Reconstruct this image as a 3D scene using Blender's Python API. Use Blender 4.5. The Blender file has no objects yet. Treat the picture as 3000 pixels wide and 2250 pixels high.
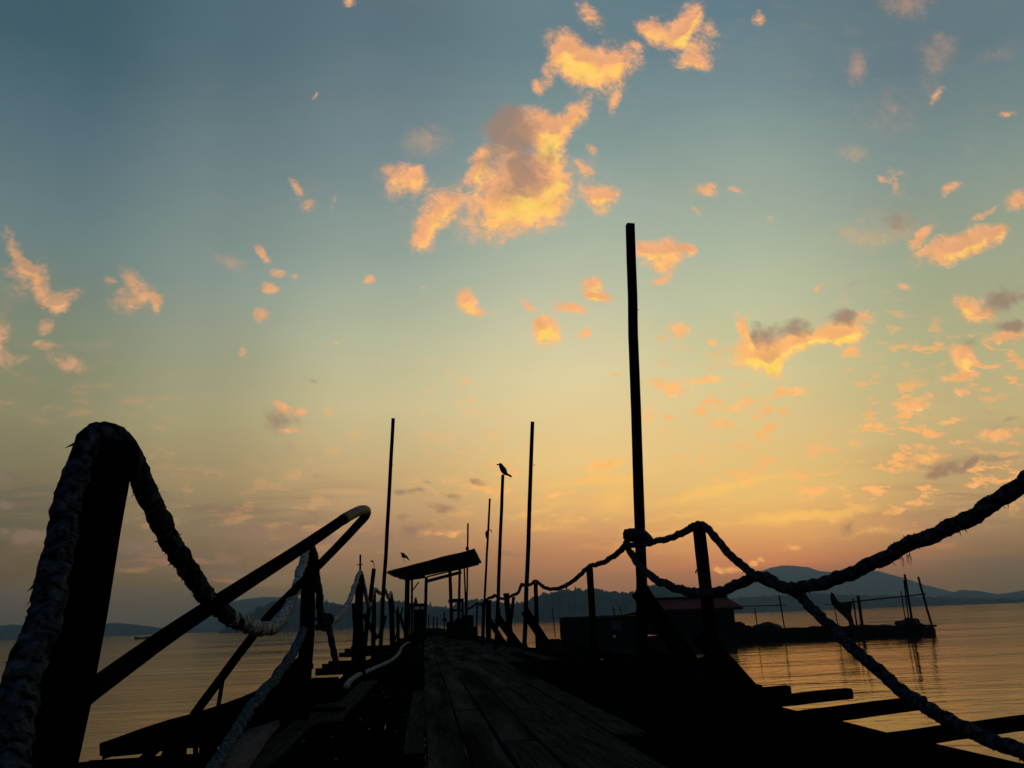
import bpy, bmesh, math, random
from mathutils import Vector, Matrix, noise as mnoise
R = math.radians
random.seed(7)
sc = bpy.context.scene
COL = sc.collection

# ------------------------------------------------------------------ camera
F = 2428.0
CAMZ = 0.62
YAW, PITCH, ROLL = R(6.4), math.atan(690/F), R(2.1)
fwd = Vector((math.sin(YAW)*math.cos(PITCH), math.cos(YAW)*math.cos(PITCH), math.sin(PITCH)))
r0 = Vector((math.cos(YAW), -math.sin(YAW), 0))
u0 = r0.cross(fwd)
rgt = math.cos(ROLL)*r0 - math.sin(ROLL)*u0
up = math.sin(ROLL)*r0 + math.cos(ROLL)*u0
CAM = Vector((0, 0, CAMZ))
cd = bpy.data.cameras.new('camera')
cam = bpy.data.objects.new('camera', cd)
COL.objects.link(cam)
m = Matrix((rgt, up, -fwd)).transposed().to_4x4()
m.translation = CAM
cam.matrix_world = m
cd.sensor_width = 36.0
cd.lens = 36.0*F/3000
cd.clip_start = 0.05
cd.clip_end = 20000
sc.camera = cam
ZW = -1.38                                   # water level, the deck top is z = 0


def ray(px, py):
    return fwd + rgt*((px-1500)/F) + up*((1125-py)/F)


def at(px, py, Y):
    """the point of the place seen at (px, py) in the photograph, Y metres along the jetty"""
    d = ray(px, py)
    return CAM + d*(Y/d.y)


def onz(px, py, z):
    d = ray(px, py)
    return CAM + d*((z-CAMZ)/d.z)


# ------------------------------------------------------------------ materials
def s2l(c):
    return tuple((v/255/12.92 if v <= 10.3 else ((v/255+.055)/1.055)**2.4) for v in c)


def nt(mat):
    mat.use_nodes = True
    t = mat.node_tree
    for n in list(t.nodes):
        t.nodes.remove(n)
    return t


def mk(name, c1, c2, scale=(8, 8, 8), rough=.9, bump=.3, detail=6, spec=.15, lo=.35, hi=.65, metal=0, bumpscale=None):
    mt = bpy.data.materials.new(name)
    t = nt(mt)
    N, L = t.nodes.new, t.links.new
    out, p = N('ShaderNodeOutputMaterial'), N('ShaderNodeBsdfPrincipled')
    tc, mp = N('ShaderNodeTexCoord'), N('ShaderNodeMapping')
    mp.inputs['Scale'].default_value = scale
    n = N('ShaderNodeTexNoise')
    n.inputs['Scale'].default_value = 1
    n.inputs['Detail'].default_value = detail
    n.inputs['Roughness'].default_value = .65
    cr = N('ShaderNodeValToRGB')
    cr.color_ramp.elements[0].position = lo
    cr.color_ramp.elements[1].position = hi
    cr.color_ramp.elements[0].color = (*c1, 1)
    cr.color_ramp.elements[1].color = (*c2, 1)
    b = N('ShaderNodeBump')
    b.inputs['Strength'].default_value = bump
    b.inputs['Distance'].default_value = .01
    L(tc.outputs['Object'], mp.inputs['Vector'])
    L(mp.outputs['Vector'], n.inputs['Vector'])
    L(n.outputs['Fac'], cr.inputs['Fac'])
    L(cr.outputs['Color'], p.inputs['Base Color'])
    L(n.outputs['Fac'], b.inputs['Height'])
    L(b.outputs['Normal'], p.inputs['Normal'])
    p.inputs['Roughness'].default_value = rough
    p.inputs['Specular IOR Level'].default_value = spec if spec > .06 else 0
    p.inputs['Metallic'].default_value = metal
    if spec <= .06:                      # sodden matt surfaces: no sheen at grazing sight
        p.inputs['IOR'].default_value = 1.0
    L(p.outputs['BSDF'], out.inputs['Surface'])
    return mt


M = {}
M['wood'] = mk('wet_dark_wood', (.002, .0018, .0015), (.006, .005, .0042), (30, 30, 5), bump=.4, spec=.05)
M['deck'] = mk('weathered_deck_wood', (.03, .026, .019), (.09, .078, .058), (60, 2.2, 60), bump=.5, spec=.02, lo=.3, hi=.75)


def stain(mat, scale, lo, hi, dark):
    """large dark stains and damp patches over an existing wood"""
    t = mat.node_tree
    N, L = t.nodes.new, t.links.new
    pr = [n for n in t.nodes if n.type == 'BSDF_PRINCIPLED'][0]
    src = pr.inputs['Base Color'].links[0].from_socket
    tc = [n for n in t.nodes if n.type == 'TEX_COORD'][0]
    mp = N('ShaderNodeMapping')
    mp.inputs['Scale'].default_value = scale
    n = N('ShaderNodeTexNoise')
    n.inputs['Scale'].default_value = 1
    n.inputs['Detail'].default_value = 5
    mr = N('ShaderNodeMapRange')
    for i, v in enumerate((lo, hi, dark, 1.0)):
        mr.inputs[i+1].default_value = v
    vm = N('ShaderNodeVectorMath')
    vm.operation = 'SCALE'
    L(tc.outputs['Object'], mp.inputs['Vector'])
    L(mp.outputs['Vector'], n.inputs['Vector'])
    L(n.outputs['Fac'], mr.inputs[0])
    L(src, vm.inputs[0])
    L(mr.outputs[0], vm.inputs['Scale'])
    L(vm.outputs[0], pr.inputs['Base Color'])


stain(M['deck'], (4.6, .35, 1), .38, .62, .22)
M['deckmid'] = mk('half_shaded_deck_wood', (.014, .012, .009), (.052, .045, .033), (60, 2.2, 60), bump=.5, spec=.02)  # walkway wood with half of the deck's shade put into its colour
M['deckdark'] = mk('rotten_shaded_deck_wood', (.001, .001, .001), (.0055, .005, .004), (9, 5, 9), bump=.5, spec=.01, lo=.4, hi=.8)  # old rough boards; on the walkway its black also stands for shade
M['pale'] = mk('grey_bleached_wood', (.02, .019, .02), (.075, .068, .068), (18, 2.5, 18), bump=.4, spec=.08)
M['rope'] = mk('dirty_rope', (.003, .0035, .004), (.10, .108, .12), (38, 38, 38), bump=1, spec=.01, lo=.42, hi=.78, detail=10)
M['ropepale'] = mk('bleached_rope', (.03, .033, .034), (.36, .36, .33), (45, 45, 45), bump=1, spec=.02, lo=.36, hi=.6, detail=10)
M['ropeblue'] = mk('weathered_teal_rope', (.006, .01, .012), (.085, .115, .115), (50, 50, 50), bump=1, spec=.05, lo=.36, hi=.62, detail=10)
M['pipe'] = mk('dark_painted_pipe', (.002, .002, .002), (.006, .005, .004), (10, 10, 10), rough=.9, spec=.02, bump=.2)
M['pipeyellow'] = mk('dull_yellow_pipe', (.012, .012, .009), (.06, .055, .02), (30, 30, 30), rough=.6, spec=.2, bump=.2)
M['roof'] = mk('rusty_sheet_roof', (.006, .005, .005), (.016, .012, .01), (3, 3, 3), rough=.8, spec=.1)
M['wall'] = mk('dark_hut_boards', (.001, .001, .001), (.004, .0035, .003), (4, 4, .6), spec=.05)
M['tarp'] = mk('dark_tarpaulin', (.0015, .0015, .002), (.005, .005, .005), (4, 4, 4), rough=.8, spec=.08)
M['bird'] = mk('black_feathers', (.003, .003, .004), (.008, .008, .009), (20, 20, 20), rough=.7, spec=.1)
M['metal'] = mk('rusty_iron', (.008, .006, .005), (.02, .014, .01), (30, 30, 30), rough=.7, spec=.2)
M['white'] = mk('white_float_paint', (.35, .35, .34), (.7, .7, .68), (10, 10, 10), rough=.5)
M['blue'] = mk('faded_blue_plastic', (.006, .009, .02), (.015, .022, .05), (4, 4, 4), rough=.5)
M['hill'] = mk('forested_hillside', (.07, .085, .08), (.12, .135, .12), (.03, .03, .05), rough=1, spec=0, bump=0)


def mat_tiles():
    mt = bpy.data.materials.new('red_roof_tiles')
    t = nt(mt)
    N, L = t.nodes.new, t.links.new
    out, p = N('ShaderNodeOutputMaterial'), N('ShaderNodeBsdfPrincipled')
    tc = N('ShaderNodeTexCoord')
    w = N('ShaderNodeTexWave')
    w.wave_type = 'BANDS'
    w.bands_direction = 'X'
    w.inputs['Scale'].default_value = 1.4
    w.inputs['Distortion'].default_value = .4
    n = N('ShaderNodeTexNoise')
    n.inputs['Scale'].default_value = 3
    cr = N('ShaderNodeValToRGB')
    cr.color_ramp.elements[0].color = (.02, .004, .004, 1)
    cr.color_ramp.elements[1].color = (.26, .035, .03, 1)
    mx = N('ShaderNodeMix')
    mx.data_type = 'RGBA'
    mx.blend_type = 'MULTIPLY'
    mx.inputs['Factor'].default_value = .6
    L(tc.outputs['Object'], w.inputs['Vector'])
    L(tc.outputs['Object'], n.inputs['Vector'])
    L(w.outputs['Color'], cr.inputs['Fac'])
    L(cr.outputs['Color'], mx.inputs[6])
    L(n.outputs['Color'], mx.inputs[7])
    L(mx.outputs[2], p.inputs['Base Color'])
    p.inputs['Roughness'].default_value = .8
    p.inputs['Specular IOR Level'].default_value = .1
    L(p.outputs['BSDF'], out.inputs['Surface'])
    return mt


M['tiles'] = mat_tiles()


def mat_water():
    mt = bpy.data.materials.new('rippled_sea_water')
    t = nt(mt)
    N, L = t.nodes.new, t.links.new
    out, p = N('ShaderNodeOutputMaterial'), N('ShaderNodeBsdfPrincipled')
    tc = N('ShaderNodeTexCoord')
    hs = None
    for sx, sy, s, amp in ((.18, .5, 1, .04), (.9, 2.4, 1, .019), (3.2, 6.5, 1, .0045)):
        mp = N('ShaderNodeMapping')
        mp.inputs['Scale'].default_value = (sx, sy, 1)
        mp.inputs['Rotation'].default_value = (0, 0, R(-9))
        n = N('ShaderNodeTexNoise')
        n.inputs['Scale'].default_value = 1
        n.inputs['Detail'].default_value = 2.5
        n.inputs['Distortion'].default_value = .5
        L(tc.outputs['Object'], mp.inputs['Vector'])
        L(mp.outputs['Vector'], n.inputs['Vector'])
        mu = N('ShaderNodeMath')
        mu.operation = 'MULTIPLY'
        mu.inputs[1].default_value = amp
        L(n.outputs['Fac'], mu.inputs[0])
        if hs is None:
            hs = mu
        else:
            ad = N('ShaderNodeMath')
            L(hs.outputs[0], ad.inputs[0])
            L(mu.outputs[0], ad.inputs[1])
            hs = ad
    # calm and ruffled patches
    mp = N('ShaderNodeMapping')
    mp.inputs['Scale'].default_value = (.022, .07, 1)
    n = N('ShaderNodeTexNoise')
    n.inputs['Scale'].default_value = 1
    n.inputs['Detail'].default_value = 3
    mr = N('ShaderNodeMapRange')
    for i, v in enumerate((.36, .64, .25, 1.7)):
        mr.inputs[i+1].default_value = v
    L(tc.outputs['Object'], mp.inputs['Vector'])
    L(mp.outputs['Vector'], n.inputs['Vector'])
    L(n.outputs['Fac'], mr.inputs[0])
    mm = N('ShaderNodeMath')
    mm.operation = 'MULTIPLY'
    L(hs.outputs[0], mm.inputs[0])
    L(mr.outputs[0], mm.inputs[1])
    hs = mm
    b = N('ShaderNodeBump')
    b.inputs['Strength'].default_value = 1
    b.inputs['Distance'].default_value = 1
    L(hs.outputs[0], b.inputs['Height'])
    # silty water: a dull mirror that strengthens towards grazing sight
    fr, gl, df, mx = N('ShaderNodeFresnel'), N('ShaderNodeBsdfGlossy'), N('ShaderNodeBsdfDiffuse'), N('ShaderNodeMixShader')
    fr.inputs['IOR'].default_value = 1.333
    gl.inputs['Color'].default_value = (.95, .85, .64, 1)
    gl.inputs['Roughness'].default_value = .055
    df.inputs['Color'].default_value = (.008, .009, .006, 1)
    for nd in (fr, gl, df):
        L(b.outputs['Normal'], nd.inputs['Normal'])
    L(fr.outputs[0], mx.inputs[0])
    L(df.outputs[0], mx.inputs[1])
    L(gl.outputs[0], mx.inputs[2])
    t.nodes.remove(p)
    L(mx.outputs[0], out.inputs['Surface'])
    return mt


M['water'] = mat_water()


# ------------------------------------------------------------------ object helpers
def link(name, bm, mat, parent=None, smooth=False, origin=None):
    me = bpy.data.meshes.new(name)
    bmesh.ops.recalc_face_normals(bm, faces=bm.faces)
    if origin is None:
        origin = Vector((0, 0, 0))
        if parent is None and bm.verts:
            xs = [v.co for v in bm.verts]
            lo = Vector([min(c[i] for c in xs) for i in range(3)])
            hi = Vector([max(c[i] for c in xs) for i in range(3)])
            origin = Vector(((lo.x+hi.x)/2, (lo.y+hi.y)/2, lo.z))
        elif parent is not None:
            origin = parent.location.copy()
    bmesh.ops.translate(bm, verts=bm.verts, vec=-origin)
    bm.to_mesh(me)
    bm.free()
    me.materials.append(M[mat] if isinstance(mat, str) else mat)
    if smooth:
        for p in me.polygons:
            p.use_smooth = True
    o = bpy.data.objects.new(name, me)
    COL.objects.link(o)
    if parent is None:
        o.location = origin
    else:
        o.parent = parent
        o.location = (0, 0, 0)
    return o


def tag(o, label, cat, group=None):
    o['label'] = label
    o['category'] = cat
    if group:
        o['group'] = group
    return o


def empty(name, loc, label, cat, group=None):
    o = bpy.data.objects.new(name, None)
    o.location = loc
    COL.objects.link(o)
    return tag(o, label, cat, group)


def struct(o, kind='structure'):
    o['kind'] = kind
    return o


def nz(v, s=1.0):
    return mnoise.noise(Vector(v)*s)


def frame(d):
    d = d.normalized()
    a = Vector((0, 1, 0)) if abs(d.y) < .8 else Vector((1, 0, 0))
    x = (a - d*a.dot(d)).normalized()
    return d.cross(x), x


def tube(bm, pts, rad, seg=10, lump=0.0, caps=True, ls=8.0):
    rings = []
    n = len(pts)
    px = None
    for i, p in enumerate(pts):
        d = (pts[min(i+1, n-1)] - pts[max(i-1, 0)]).normalized()
        if px is None:
            _, px = frame(d)
        px = (px - d*px.dot(d)).normalized()
        py = d.cross(px)
        r = rad[i] if isinstance(rad, (list, tuple)) else rad
        ring = []
        for k in range(seg):
            a = 2*math.pi*k/seg
            q = px*math.cos(a) + py*math.sin(a)
            rr = r*(1 + lump*nz((p + q*r), ls/max(r*10, .2)))
            ring.append(bm.verts.new(p + q*rr))
        rings.append(ring)
    for a, b in zip(rings, rings[1:]):
        for k in range(seg):
            bm.faces.new((a[k], a[(k+1) % seg], b[(k+1) % seg], b[k]))
    if caps:
        bm.faces.new(rings[0][::-1])
        bm.faces.new(rings[-1])


def spline(pts, n=12):
    out = []
    P = [pts[0]] + list(pts) + [pts[-1]]
    for i in range(1, len(P)-2):
        a, b, c, d = P[i-1], P[i], P[i+1], P[i+2]
        for k in range(n):
            t = k/n
            out.append(.5*((2*b) + (c-a)*t + (2*a-5*b+4*c-d)*t*t + (3*b-a-3*c+d)*t**3))
    out.append(P[-2])
    return out


def resample(pts, step):
    out, acc = [pts[0]], 0
    for a, b in zip(pts, pts[1:]):
        l = (b-a).length
        pos = step - acc
        while pos <= l:
            out.append(a.lerp(b, pos/l))
            pos += step
        acc = (acc + l) % step if l > 0 else acc
    out.append(pts[-1])
    return out


def rope_mesh(bm, pts, rad, twist=None, fray=1.0, seed=1, step=None, wobble=.25):
    rnd = random.Random(seed)
    path = resample(spline(pts, 16), step or rad*.3)
    seg = 16
    tw = twist or .42/rad
    s = 0
    rings, px = [], None
    n = len(path)
    wv = []
    for i, p in enumerate(path):
        o = Vector((nz((p.x*5, p.y*5, p.z*5+seed*9)), nz((p.x*5+40, p.y*5, p.z*5+seed*9)), nz((p.x*5, p.y*5+70, p.z*5+seed*9))))
        wv.append(p + o*rad*wobble*2)
    for i, p in enumerate(wv):
        d = (wv[min(i+1, n-1)] - wv[max(i-1, 0)])
        d = d.normalized() if d.length > 1e-9 else Vector((0, 0, 1))
        if i:
            s += (p - wv[i-1]).length
        if px is None:
            _, px = frame(d)
        px = (px - d*px.dot(d)).normalized()
        py = d.cross(px)
        ring = []
        for k in range(seg):
            a = 2*math.pi*k/seg
            q = px*math.cos(a) + py*math.sin(a)
            c = p + q*rad
            rr = rad*(1 + .3*abs(math.cos(2*(a - tw*s))) - .18 + .12*nz(c, .9/rad) + .15*nz(c, 2.8/rad))
            ring.append(bm.verts.new(p + q*rr))
        rings.append(ring)
        # frayed fibres standing off the strands
        if rnd.random() < fray*.8:
            for _ in range(rnd.choice((1, 1, 2, 4))):
                a = rnd.random()*2*math.pi
                q = px*math.cos(a) + py*math.sin(a)
                base = p + q*rad*.9
                dirv = (q*(.5+rnd.random()) + d*(rnd.random()*2-1)*1.3 + Vector((0, 0, -.45))).normalized()
                ln = rad*(.14 + .3*rnd.random() + .7*rnd.random()**9)
                w = rad*(.05 + .09*rnd.random())
                side = dirv.cross(q)
                side = side.normalized()*w if side.length > 1e-6 else px*w
                s2 = side.cross(dirv).normalized()*w
                tip = base + dirv*ln + Vector((0, 0, -.2*ln))
                v = [bm.verts.new(base+side), bm.verts.new(base-side*.5+s2), bm.verts.new(base-side*.5-s2), bm.verts.new(tip)]
                bm.faces.new((v[0], v[1], v[3])); bm.faces.new((v[1], v[2], v[3])); bm.faces.new((v[2], v[0], v[3]))
    for a, b in zip(rings, rings[1:]):
        for k in range(seg):
            bm.faces.new((a[k], a[(k+1) % seg], b[(k+1) % seg], b[k]))
    bm.faces.new(rings[0][::-1]); bm.faces.new(rings[-1])


def rope(name, pts, rad, mat, label, seed=1, fray=1.0, group=None, parent=None, step=None, pale_y=None):
    bm = bmesh.new()
    rope_mesh(bm, pts, rad, seed=seed, fray=fray, step=step)
    if pale_y:                       # paler stretch of the same rope
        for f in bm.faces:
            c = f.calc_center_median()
            if pale_y[0] < c.y + .35*nz(c, 9) < pale_y[1]:
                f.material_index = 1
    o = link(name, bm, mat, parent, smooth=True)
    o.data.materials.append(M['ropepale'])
    if parent is None:
        tag(o, label, 'rope', group)
    return o


def timber(bm, p0, p1, w, d, seg=8, jit=.03, xdir=None, taper=1.0):
    """square timber from p0 to p1; w across (xdir), d the other way; worn edges"""
    ax = (p1-p0).normalized()
    x = xdir or Vector((1, 0, 0))
    x = x - ax*x.dot(ax)
    if x.length < .05:
        x = Vector((0, 1, 0)) - ax*ax.y
    x.normalize()
    y = ax.cross(x)
    c = .12
    prof = [(-.5+c, -.5), (.5-c, -.5), (.5, -.5+c), (.5, .5-c), (.5-c, .5), (-.5+c, .5), (-.5, .5-c), (-.5, -.5+c)]
    rings = []
    for i in range(seg+1):
        t = i/seg
        p = p0.lerp(p1, t)
        k = 1 + (taper-1)*t
        ring = []
        for (a, b) in prof:
            q = p + x*a*w*k + y*b*d*k
            j = Vector((nz(q*3.1), nz(q*3.1+Vector((9, 0, 0))), nz(q*3.1+Vector((0, 9, 0)))))*jit*max(w, d)
            ring.append(bm.verts.new(q + j))
        rings.append(ring)
    for a, b in zip(rings, rings[1:]):
        for k in range(8):
            bm.faces.new((a[k], a[(k+1) % 8], b[(k+1) % 8], b[k]))
    bm.faces.new(rings[0][::-1]); bm.faces.new(rings[-1])


def box(bm, lo, hi, jit=0.0):
    vs = []
    for z in (lo[2], hi[2]):
        for y in (lo[1], hi[1]):
            for x in (lo[0], hi[0]):
                v = Vector((x, y, z))
                vs.append(bm.verts.new(v + Vector((random.uniform(-1, 1), random.uniform(-1, 1), random.uniform(-1, 1)))*jit))
    for f in ((0, 2, 3, 1), (4, 5, 7, 6), (0, 1, 5, 4), (2, 6, 7, 3), (0, 4, 6, 2), (1, 3, 7, 5)):
        bm.faces.new([vs[i] for i in f])


def hexa(bm, a, b):
    """solid between polygon a and polygon b (same count)"""
    va = [bm.verts.new(p) for p in a]
    vb = [bm.verts.new(p) for p in b]
    n = len(a)
    for i in range(n):
        bm.faces.new((va[i], va[(i+1) % n], vb[(i+1) % n], vb[i]))
    bm.faces.new(va[::-1]); bm.faces.new(vb)


def lump(bm, c, rx, ry, rz, sub=3, amp=.25, fs=1.0):
    res = bmesh.ops.create_icosphere(bm, subdivisions=sub, radius=1)
    for v in res['verts']:
        n = v.co.copy()
        k = 1 + amp*nz(n*1.7 + c, fs) + amp*.5*nz(n*4 + c, fs)
        v.co = Vector((c.x + n.x*rx*k, c.y + n.y*ry*k, c.z + n.z*rz*k))


HAZE = 0.00028
DENOISE = True
# ------------------------------------------------------------------ sky
SUN_AZ, SUN_EL = R(15.0), R(1.0)
HAZE_TOP = 235
HAZE_L = (.048, .075, .085)                  # what the air itself adds at full depth


def build_world():
    w = bpy.data.worlds.new('World')
    sc.world = w
    w.use_nodes = True
    t = w.node_tree
    for n in list(t.nodes):
        t.nodes.remove(n)
    N, L = t.nodes.new, t.links.new

    def math_(op, a, b=None, c=None, clamp=False):
        n = N('ShaderNodeMath')
        n.operation = op
        n.use_clamp = clamp
        for i, v in enumerate((a, b, c)):
            if v is None:
                continue
            if isinstance(v, (int, float)):
                n.inputs[i].default_value = v
            else:
                L(v, n.inputs[i])
        return n.outputs[0]

    def vmath(op, a, b=None, scale=None):
        n = N('ShaderNodeVectorMath')
        n.operation = op
        for i, v in enumerate((a, b)):
            if v is None:
                continue
            if isinstance(v, (tuple, list, Vector)):
                n.inputs[i].default_value = v
            else:
                L(v, n.inputs[i])
        if scale is not None:
            if isinstance(scale, (int, float)):
                n.inputs['Scale'].default_value = scale
            else:
                L(scale, n.inputs['Scale'])
        return n.outputs['Value'] if op in ('DOT_PRODUCT', 'LENGTH') else n.outputs['Vector']

    def mixc(f, a, b, blend='MIX'):
        n = N('ShaderNodeMix')
        n.data_type = 'RGBA'
        n.blend_type = blend
        for s, v in ((n.inputs[0], f), (n.inputs[6], a), (n.inputs[7], b)):
            if isinstance(v, (int, float)):
                s.default_value = v
            elif isinstance(v, (tuple, list)):
                s.default_value = (*v, 1) if len(v) == 3 else v
            else:
                L(v, s)
        return n.outputs[2]

    def mrange(v, a, b, c=0, d=1, kind='SMOOTHSTEP'):
        n = N('ShaderNodeMapRange')
        n.interpolation_type = kind
        L(v, n.inputs[0])
        for i, x in enumerate((a, b, c, d)):
            n.inputs[i+1].default_value = x
        return n.outputs[0]

    def ramp(v, stops):
        n = N('ShaderNodeValToRGB')
        el = n.color_ramp.elements
        while len(el) < len(stops):
            el.new(.5)
        for e, (p, c) in zip(el, stops):
            e.position = p
            e.color = (*s2l(c), 1)
        L(v, n.inputs['Fac'])
        return n.outputs['Color']

    tc = N('ShaderNodeTexCoord')
    D = vmath('NORMALIZE', tc.outputs['Generated'])
    sx = N('ShaderNodeSeparateXYZ')
    L(D, sx.inputs[0])
    X, Y, Z = sx.outputs
    el = math_('MULTIPLY', math_('ARCSINE', Z), 180/math.pi)
    hor = vmath('NORMALIZE', vmath('MULTIPLY', D, (1, 1, 0)))
    az = math_('MULTIPLY', math_('ARCCOSINE', vmath('DOT_PRODUCT', hor, (math.sin(SUN_AZ), math.cos(SUN_AZ), 0))), 180/math.pi)
    e60 = math_('DIVIDE', el, 60, clamp=True)
    azs = math_('MULTIPLY', math_('ARCTAN2', X, Y), 180/math.pi)

    def column(lst):
        """gradient up the sky at one bearing"""
        out = []
        for e, c in lst:
            out.append((e/60, s2l(c)))
        n = N('ShaderNodeValToRGB')
        elm = n.color_ramp.elements
        while len(elm) < len(out):
            elm.new(.5)
        for k, (pp, c) in zip(elm, out):
            k.position = max(0, min(1, pp))
            k.color = (*c, 1)
        L(e60, n.inputs['Fac'])
        return n.outputs['Color']

    def elaz(x, y):
        d = ray(x, y).normalized()
        return math.degrees(math.asin(d.z)), math.degrees(math.atan2(d.x, d.y))

    sky, last = None, None
    for x, rows in SKY_COLS:
        a = elaz(x, 1200)[1]
        st_ = sorted((max(0.0, elaz(x, y)[0]), c) for y, c in rows)
        st_ += [(st_[-1][0]+9, tuple(v*.95 for v in st_[-1][1])), (60, (56, 84, 102))]
        c = column(st_)
        sky = c if sky is None else mixc(mrange(azs, last, a, kind='SMOOTHSTEP'), sky, c)
        last = a
    back = ramp(e60, [(e/60, c) for e, c in SKY_BACK])
    sky = mixc(mrange(az, 44, 110, kind='SMOOTHSTEP'), sky, back)
    # warm yellow core above the sunset, stronger low down
    # ---- clouds: everything in the world-fixed plane (X/Y, Z/Y) ahead
    Yc = math_('MAXIMUM', Y, .05)
    cv = N('ShaderNodeCombineXYZ')
    L(math_('DIVIDE', X, Yc), cv.inputs[0])
    L(math_('DIVIDE', Z, Yc), cv.inputs[1])
    uv = cv.outputs[0]

    def noise(vec, scale, detail, rough=.55, dist=0.0):
        n = N('ShaderNodeTexNoise')
        n.inputs['Scale'].default_value = scale
        n.inputs['Detail'].default_value = detail
        n.inputs['Roughness'].default_value = rough
        n.inputs['Distortion'].default_value = dist
        L(vec, n.inputs['Vector'])
        return n

    w1 = noise(uv, 17, 5, .62)
    off = vmath('SCALE', vmath('SUBTRACT', w1.outputs['Color'], (.5, .5, .5)), scale=.034)
    wuv = vmath('MULTIPLY', vmath('ADD', uv, off), (1, 1, 0))

    def uvof(px, py):
        d = ray(px, py)
        return Vector((d.x/d.y, d.z/d.y))

    def blobs(lst, vec=None):
        acc = None
        for (cx, cy, a, b, ang, amp) in lst:
            if .38 < amp < .95 and a < 62:      # small puffs: denser
                amp, a, b = amp*1.3, a*1.08, b*1.12
            c = uvof(cx, cy)
            ca, sa = math.cos(R(ang)), math.sin(R(ang))
            ea = (uvof(cx+a*ca, cy+a*sa) - c)*1.55
            eb = (uvof(cx-b*sa, cy+b*ca) - c)*1.55
            mp = N('ShaderNodeMapping')
            mp.vector_type = 'TEXTURE'
            mp.inputs['Location'].default_value = (c.x, c.y, 0)
            mp.inputs['Rotation'].default_value = (0, 0, math.atan2(ea.y, ea.x))
            mp.inputs['Scale'].default_value = (ea.length, eb.length, 1)
            L(wuv if vec is None else vec, mp.inputs['Vector'])
            g = N('ShaderNodeTexGradient')
            g.gradient_type = 'SPHERICAL'
            L(mp.outputs[0], g.inputs['Vector'])
            acc = math_('MULTIPLY', g.outputs['Fac'], amp) if acc is None else math_('MULTIPLY_ADD', g.outputs['Fac'], amp, acc)
        return acc

    lit = blobs(LIT)
    # the same clouds sampled a step further from the sun: tells the lit undersides from the shaded tops
    lit2 = blobs(LIT, vmath('ADD', wuv, (-.004, .011, 0)))
    bright = mrange(math_('SUBTRACT', lit2, lit), -.42, .2)
    grey = blobs(GREY)
    d1 = noise(uv, 36, 9, .74, .4).outputs['Fac']
    d2 = noise(uv, 150, 6, .7).outputs['Fac']
    nn = math_('ADD', math_('MULTIPLY', math_('SUBTRACT', d1, .5), 1.8), math_('MULTIPLY', math_('SUBTRACT', d2, .5), .6))
    gate = mrange(lit, .0, .22, kind='LINEAR')
    ld = math_('ADD', lit, math_('MULTIPLY', nn, gate))
    cov = math_('MULTIPLY', mrange(ld, .04, .86), .97)
    ggate = mrange(grey, .0, .3, kind='LINEAR')
    g3 = math_('MULTIPLY', math_('SUBTRACT', noise(uv, 22, 6, .62, .6).outputs['Fac'], .5), 2.4)
    gd = math_('ADD', grey, math_('MULTIPLY', math_('ADD', g3, math_('MULTIPLY', nn, .4)), ggate))
    auto = math_('MULTIPLY', math_('MULTIPLY', mrange(ld, .75, 1.6), mrange(bright, .2, .55, 1, 0)), .28)
    gcov = math_('MAXIMUM', math_('MULTIPLY', mrange(gd, .06, .95), .82), auto)
    # lit colour: pink far from the sun, orange to yellow in the dense parts
    n26 = math_('SUBTRACT', noise(uv, 30, 5, .6).outputs['Fac'], .5)
    dens = math_('MULTIPLY', mrange(math_('MULTIPLY_ADD', n26, 1.5, math_('MULTIPLY_ADD', bright, .75, math_('MULTIPLY', lit, .5))), .55, 1.55), mrange(ld, .2, .8))
    sunny = mrange(az, 14, 46, 1, 0)
    lowp = mrange(el, 4, 13, 1, 0)
    pink = mixc(dens, s2l(C_PINK0), s2l(C_PINK1))
    dens = math_('ADD', dens, math_('MULTIPLY', mrange(el, 25, 15), mrange(az, 10, 34, .42, 0)), clamp=True)
    gold = ramp(dens, [(0, (242, 172, 120)), (.45, (255, 186, 110)), (1, (255, 212, 102))])
    lc = mixc(sunny, pink, gold)
    lc = mixc(math_('MULTIPLY', lowp, .75), lc, mixc(sunny, s2l(C_LOW0), s2l(C_LOW1)))
    gc = mixc(mrange(el, 3, 25), s2l(C_GREY0), s2l(C_GREY1))
    tex = math_('MULTIPLY_ADD', math_('SUBTRACT', d1, .5), .8, .99)
    lc = vmath('SCALE', lc, scale=tex)
    # low streaks near the horizon: grey bars with pink undersides
    st = N('ShaderNodeMapping')
    st.inputs['Scale'].default_value = (5.5, 42, 1)
    L(uv, st.inputs['Vector'])
    s1 = noise(st.outputs[0], 1, 5, .6, .3).outputs['Fac']
    st2 = N('ShaderNodeMapping')
    st2.inputs['Scale'].default_value = (5.5, 42, 1)
    st2.inputs['Location'].default_value = (0, .32, 0)
    L(uv, st2.inputs['Vector'])
    s2 = noise(st2.outputs[0], 1, 5, .6, .3).outputs['Fac']
    band = math_('MULTIPLY', mrange(el, 1.5, 4.0), mrange(el, 6, 11.5, 1, 0))
    leftm = mrange(az, 6, 26, .0, 1)
    bandl = math_('MULTIPLY', band, leftm)
    gs = math_('MULTIPLY', math_('MULTIPLY', mrange(s1, .46, .66), bandl), .7)
    ps = math_('MULTIPLY', math_('MULTIPLY', mrange(s2, .55, .7), bandl), mrange(az, 8, 45, .6, .16))
    sky = mixc(ps, sky, s2l(C_LOW0))
    sky = mixc(gs, sky, mixc(mrange(az, 15, 45), s2l(C_STREAK0), s2l(C_STREAK1)))
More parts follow.
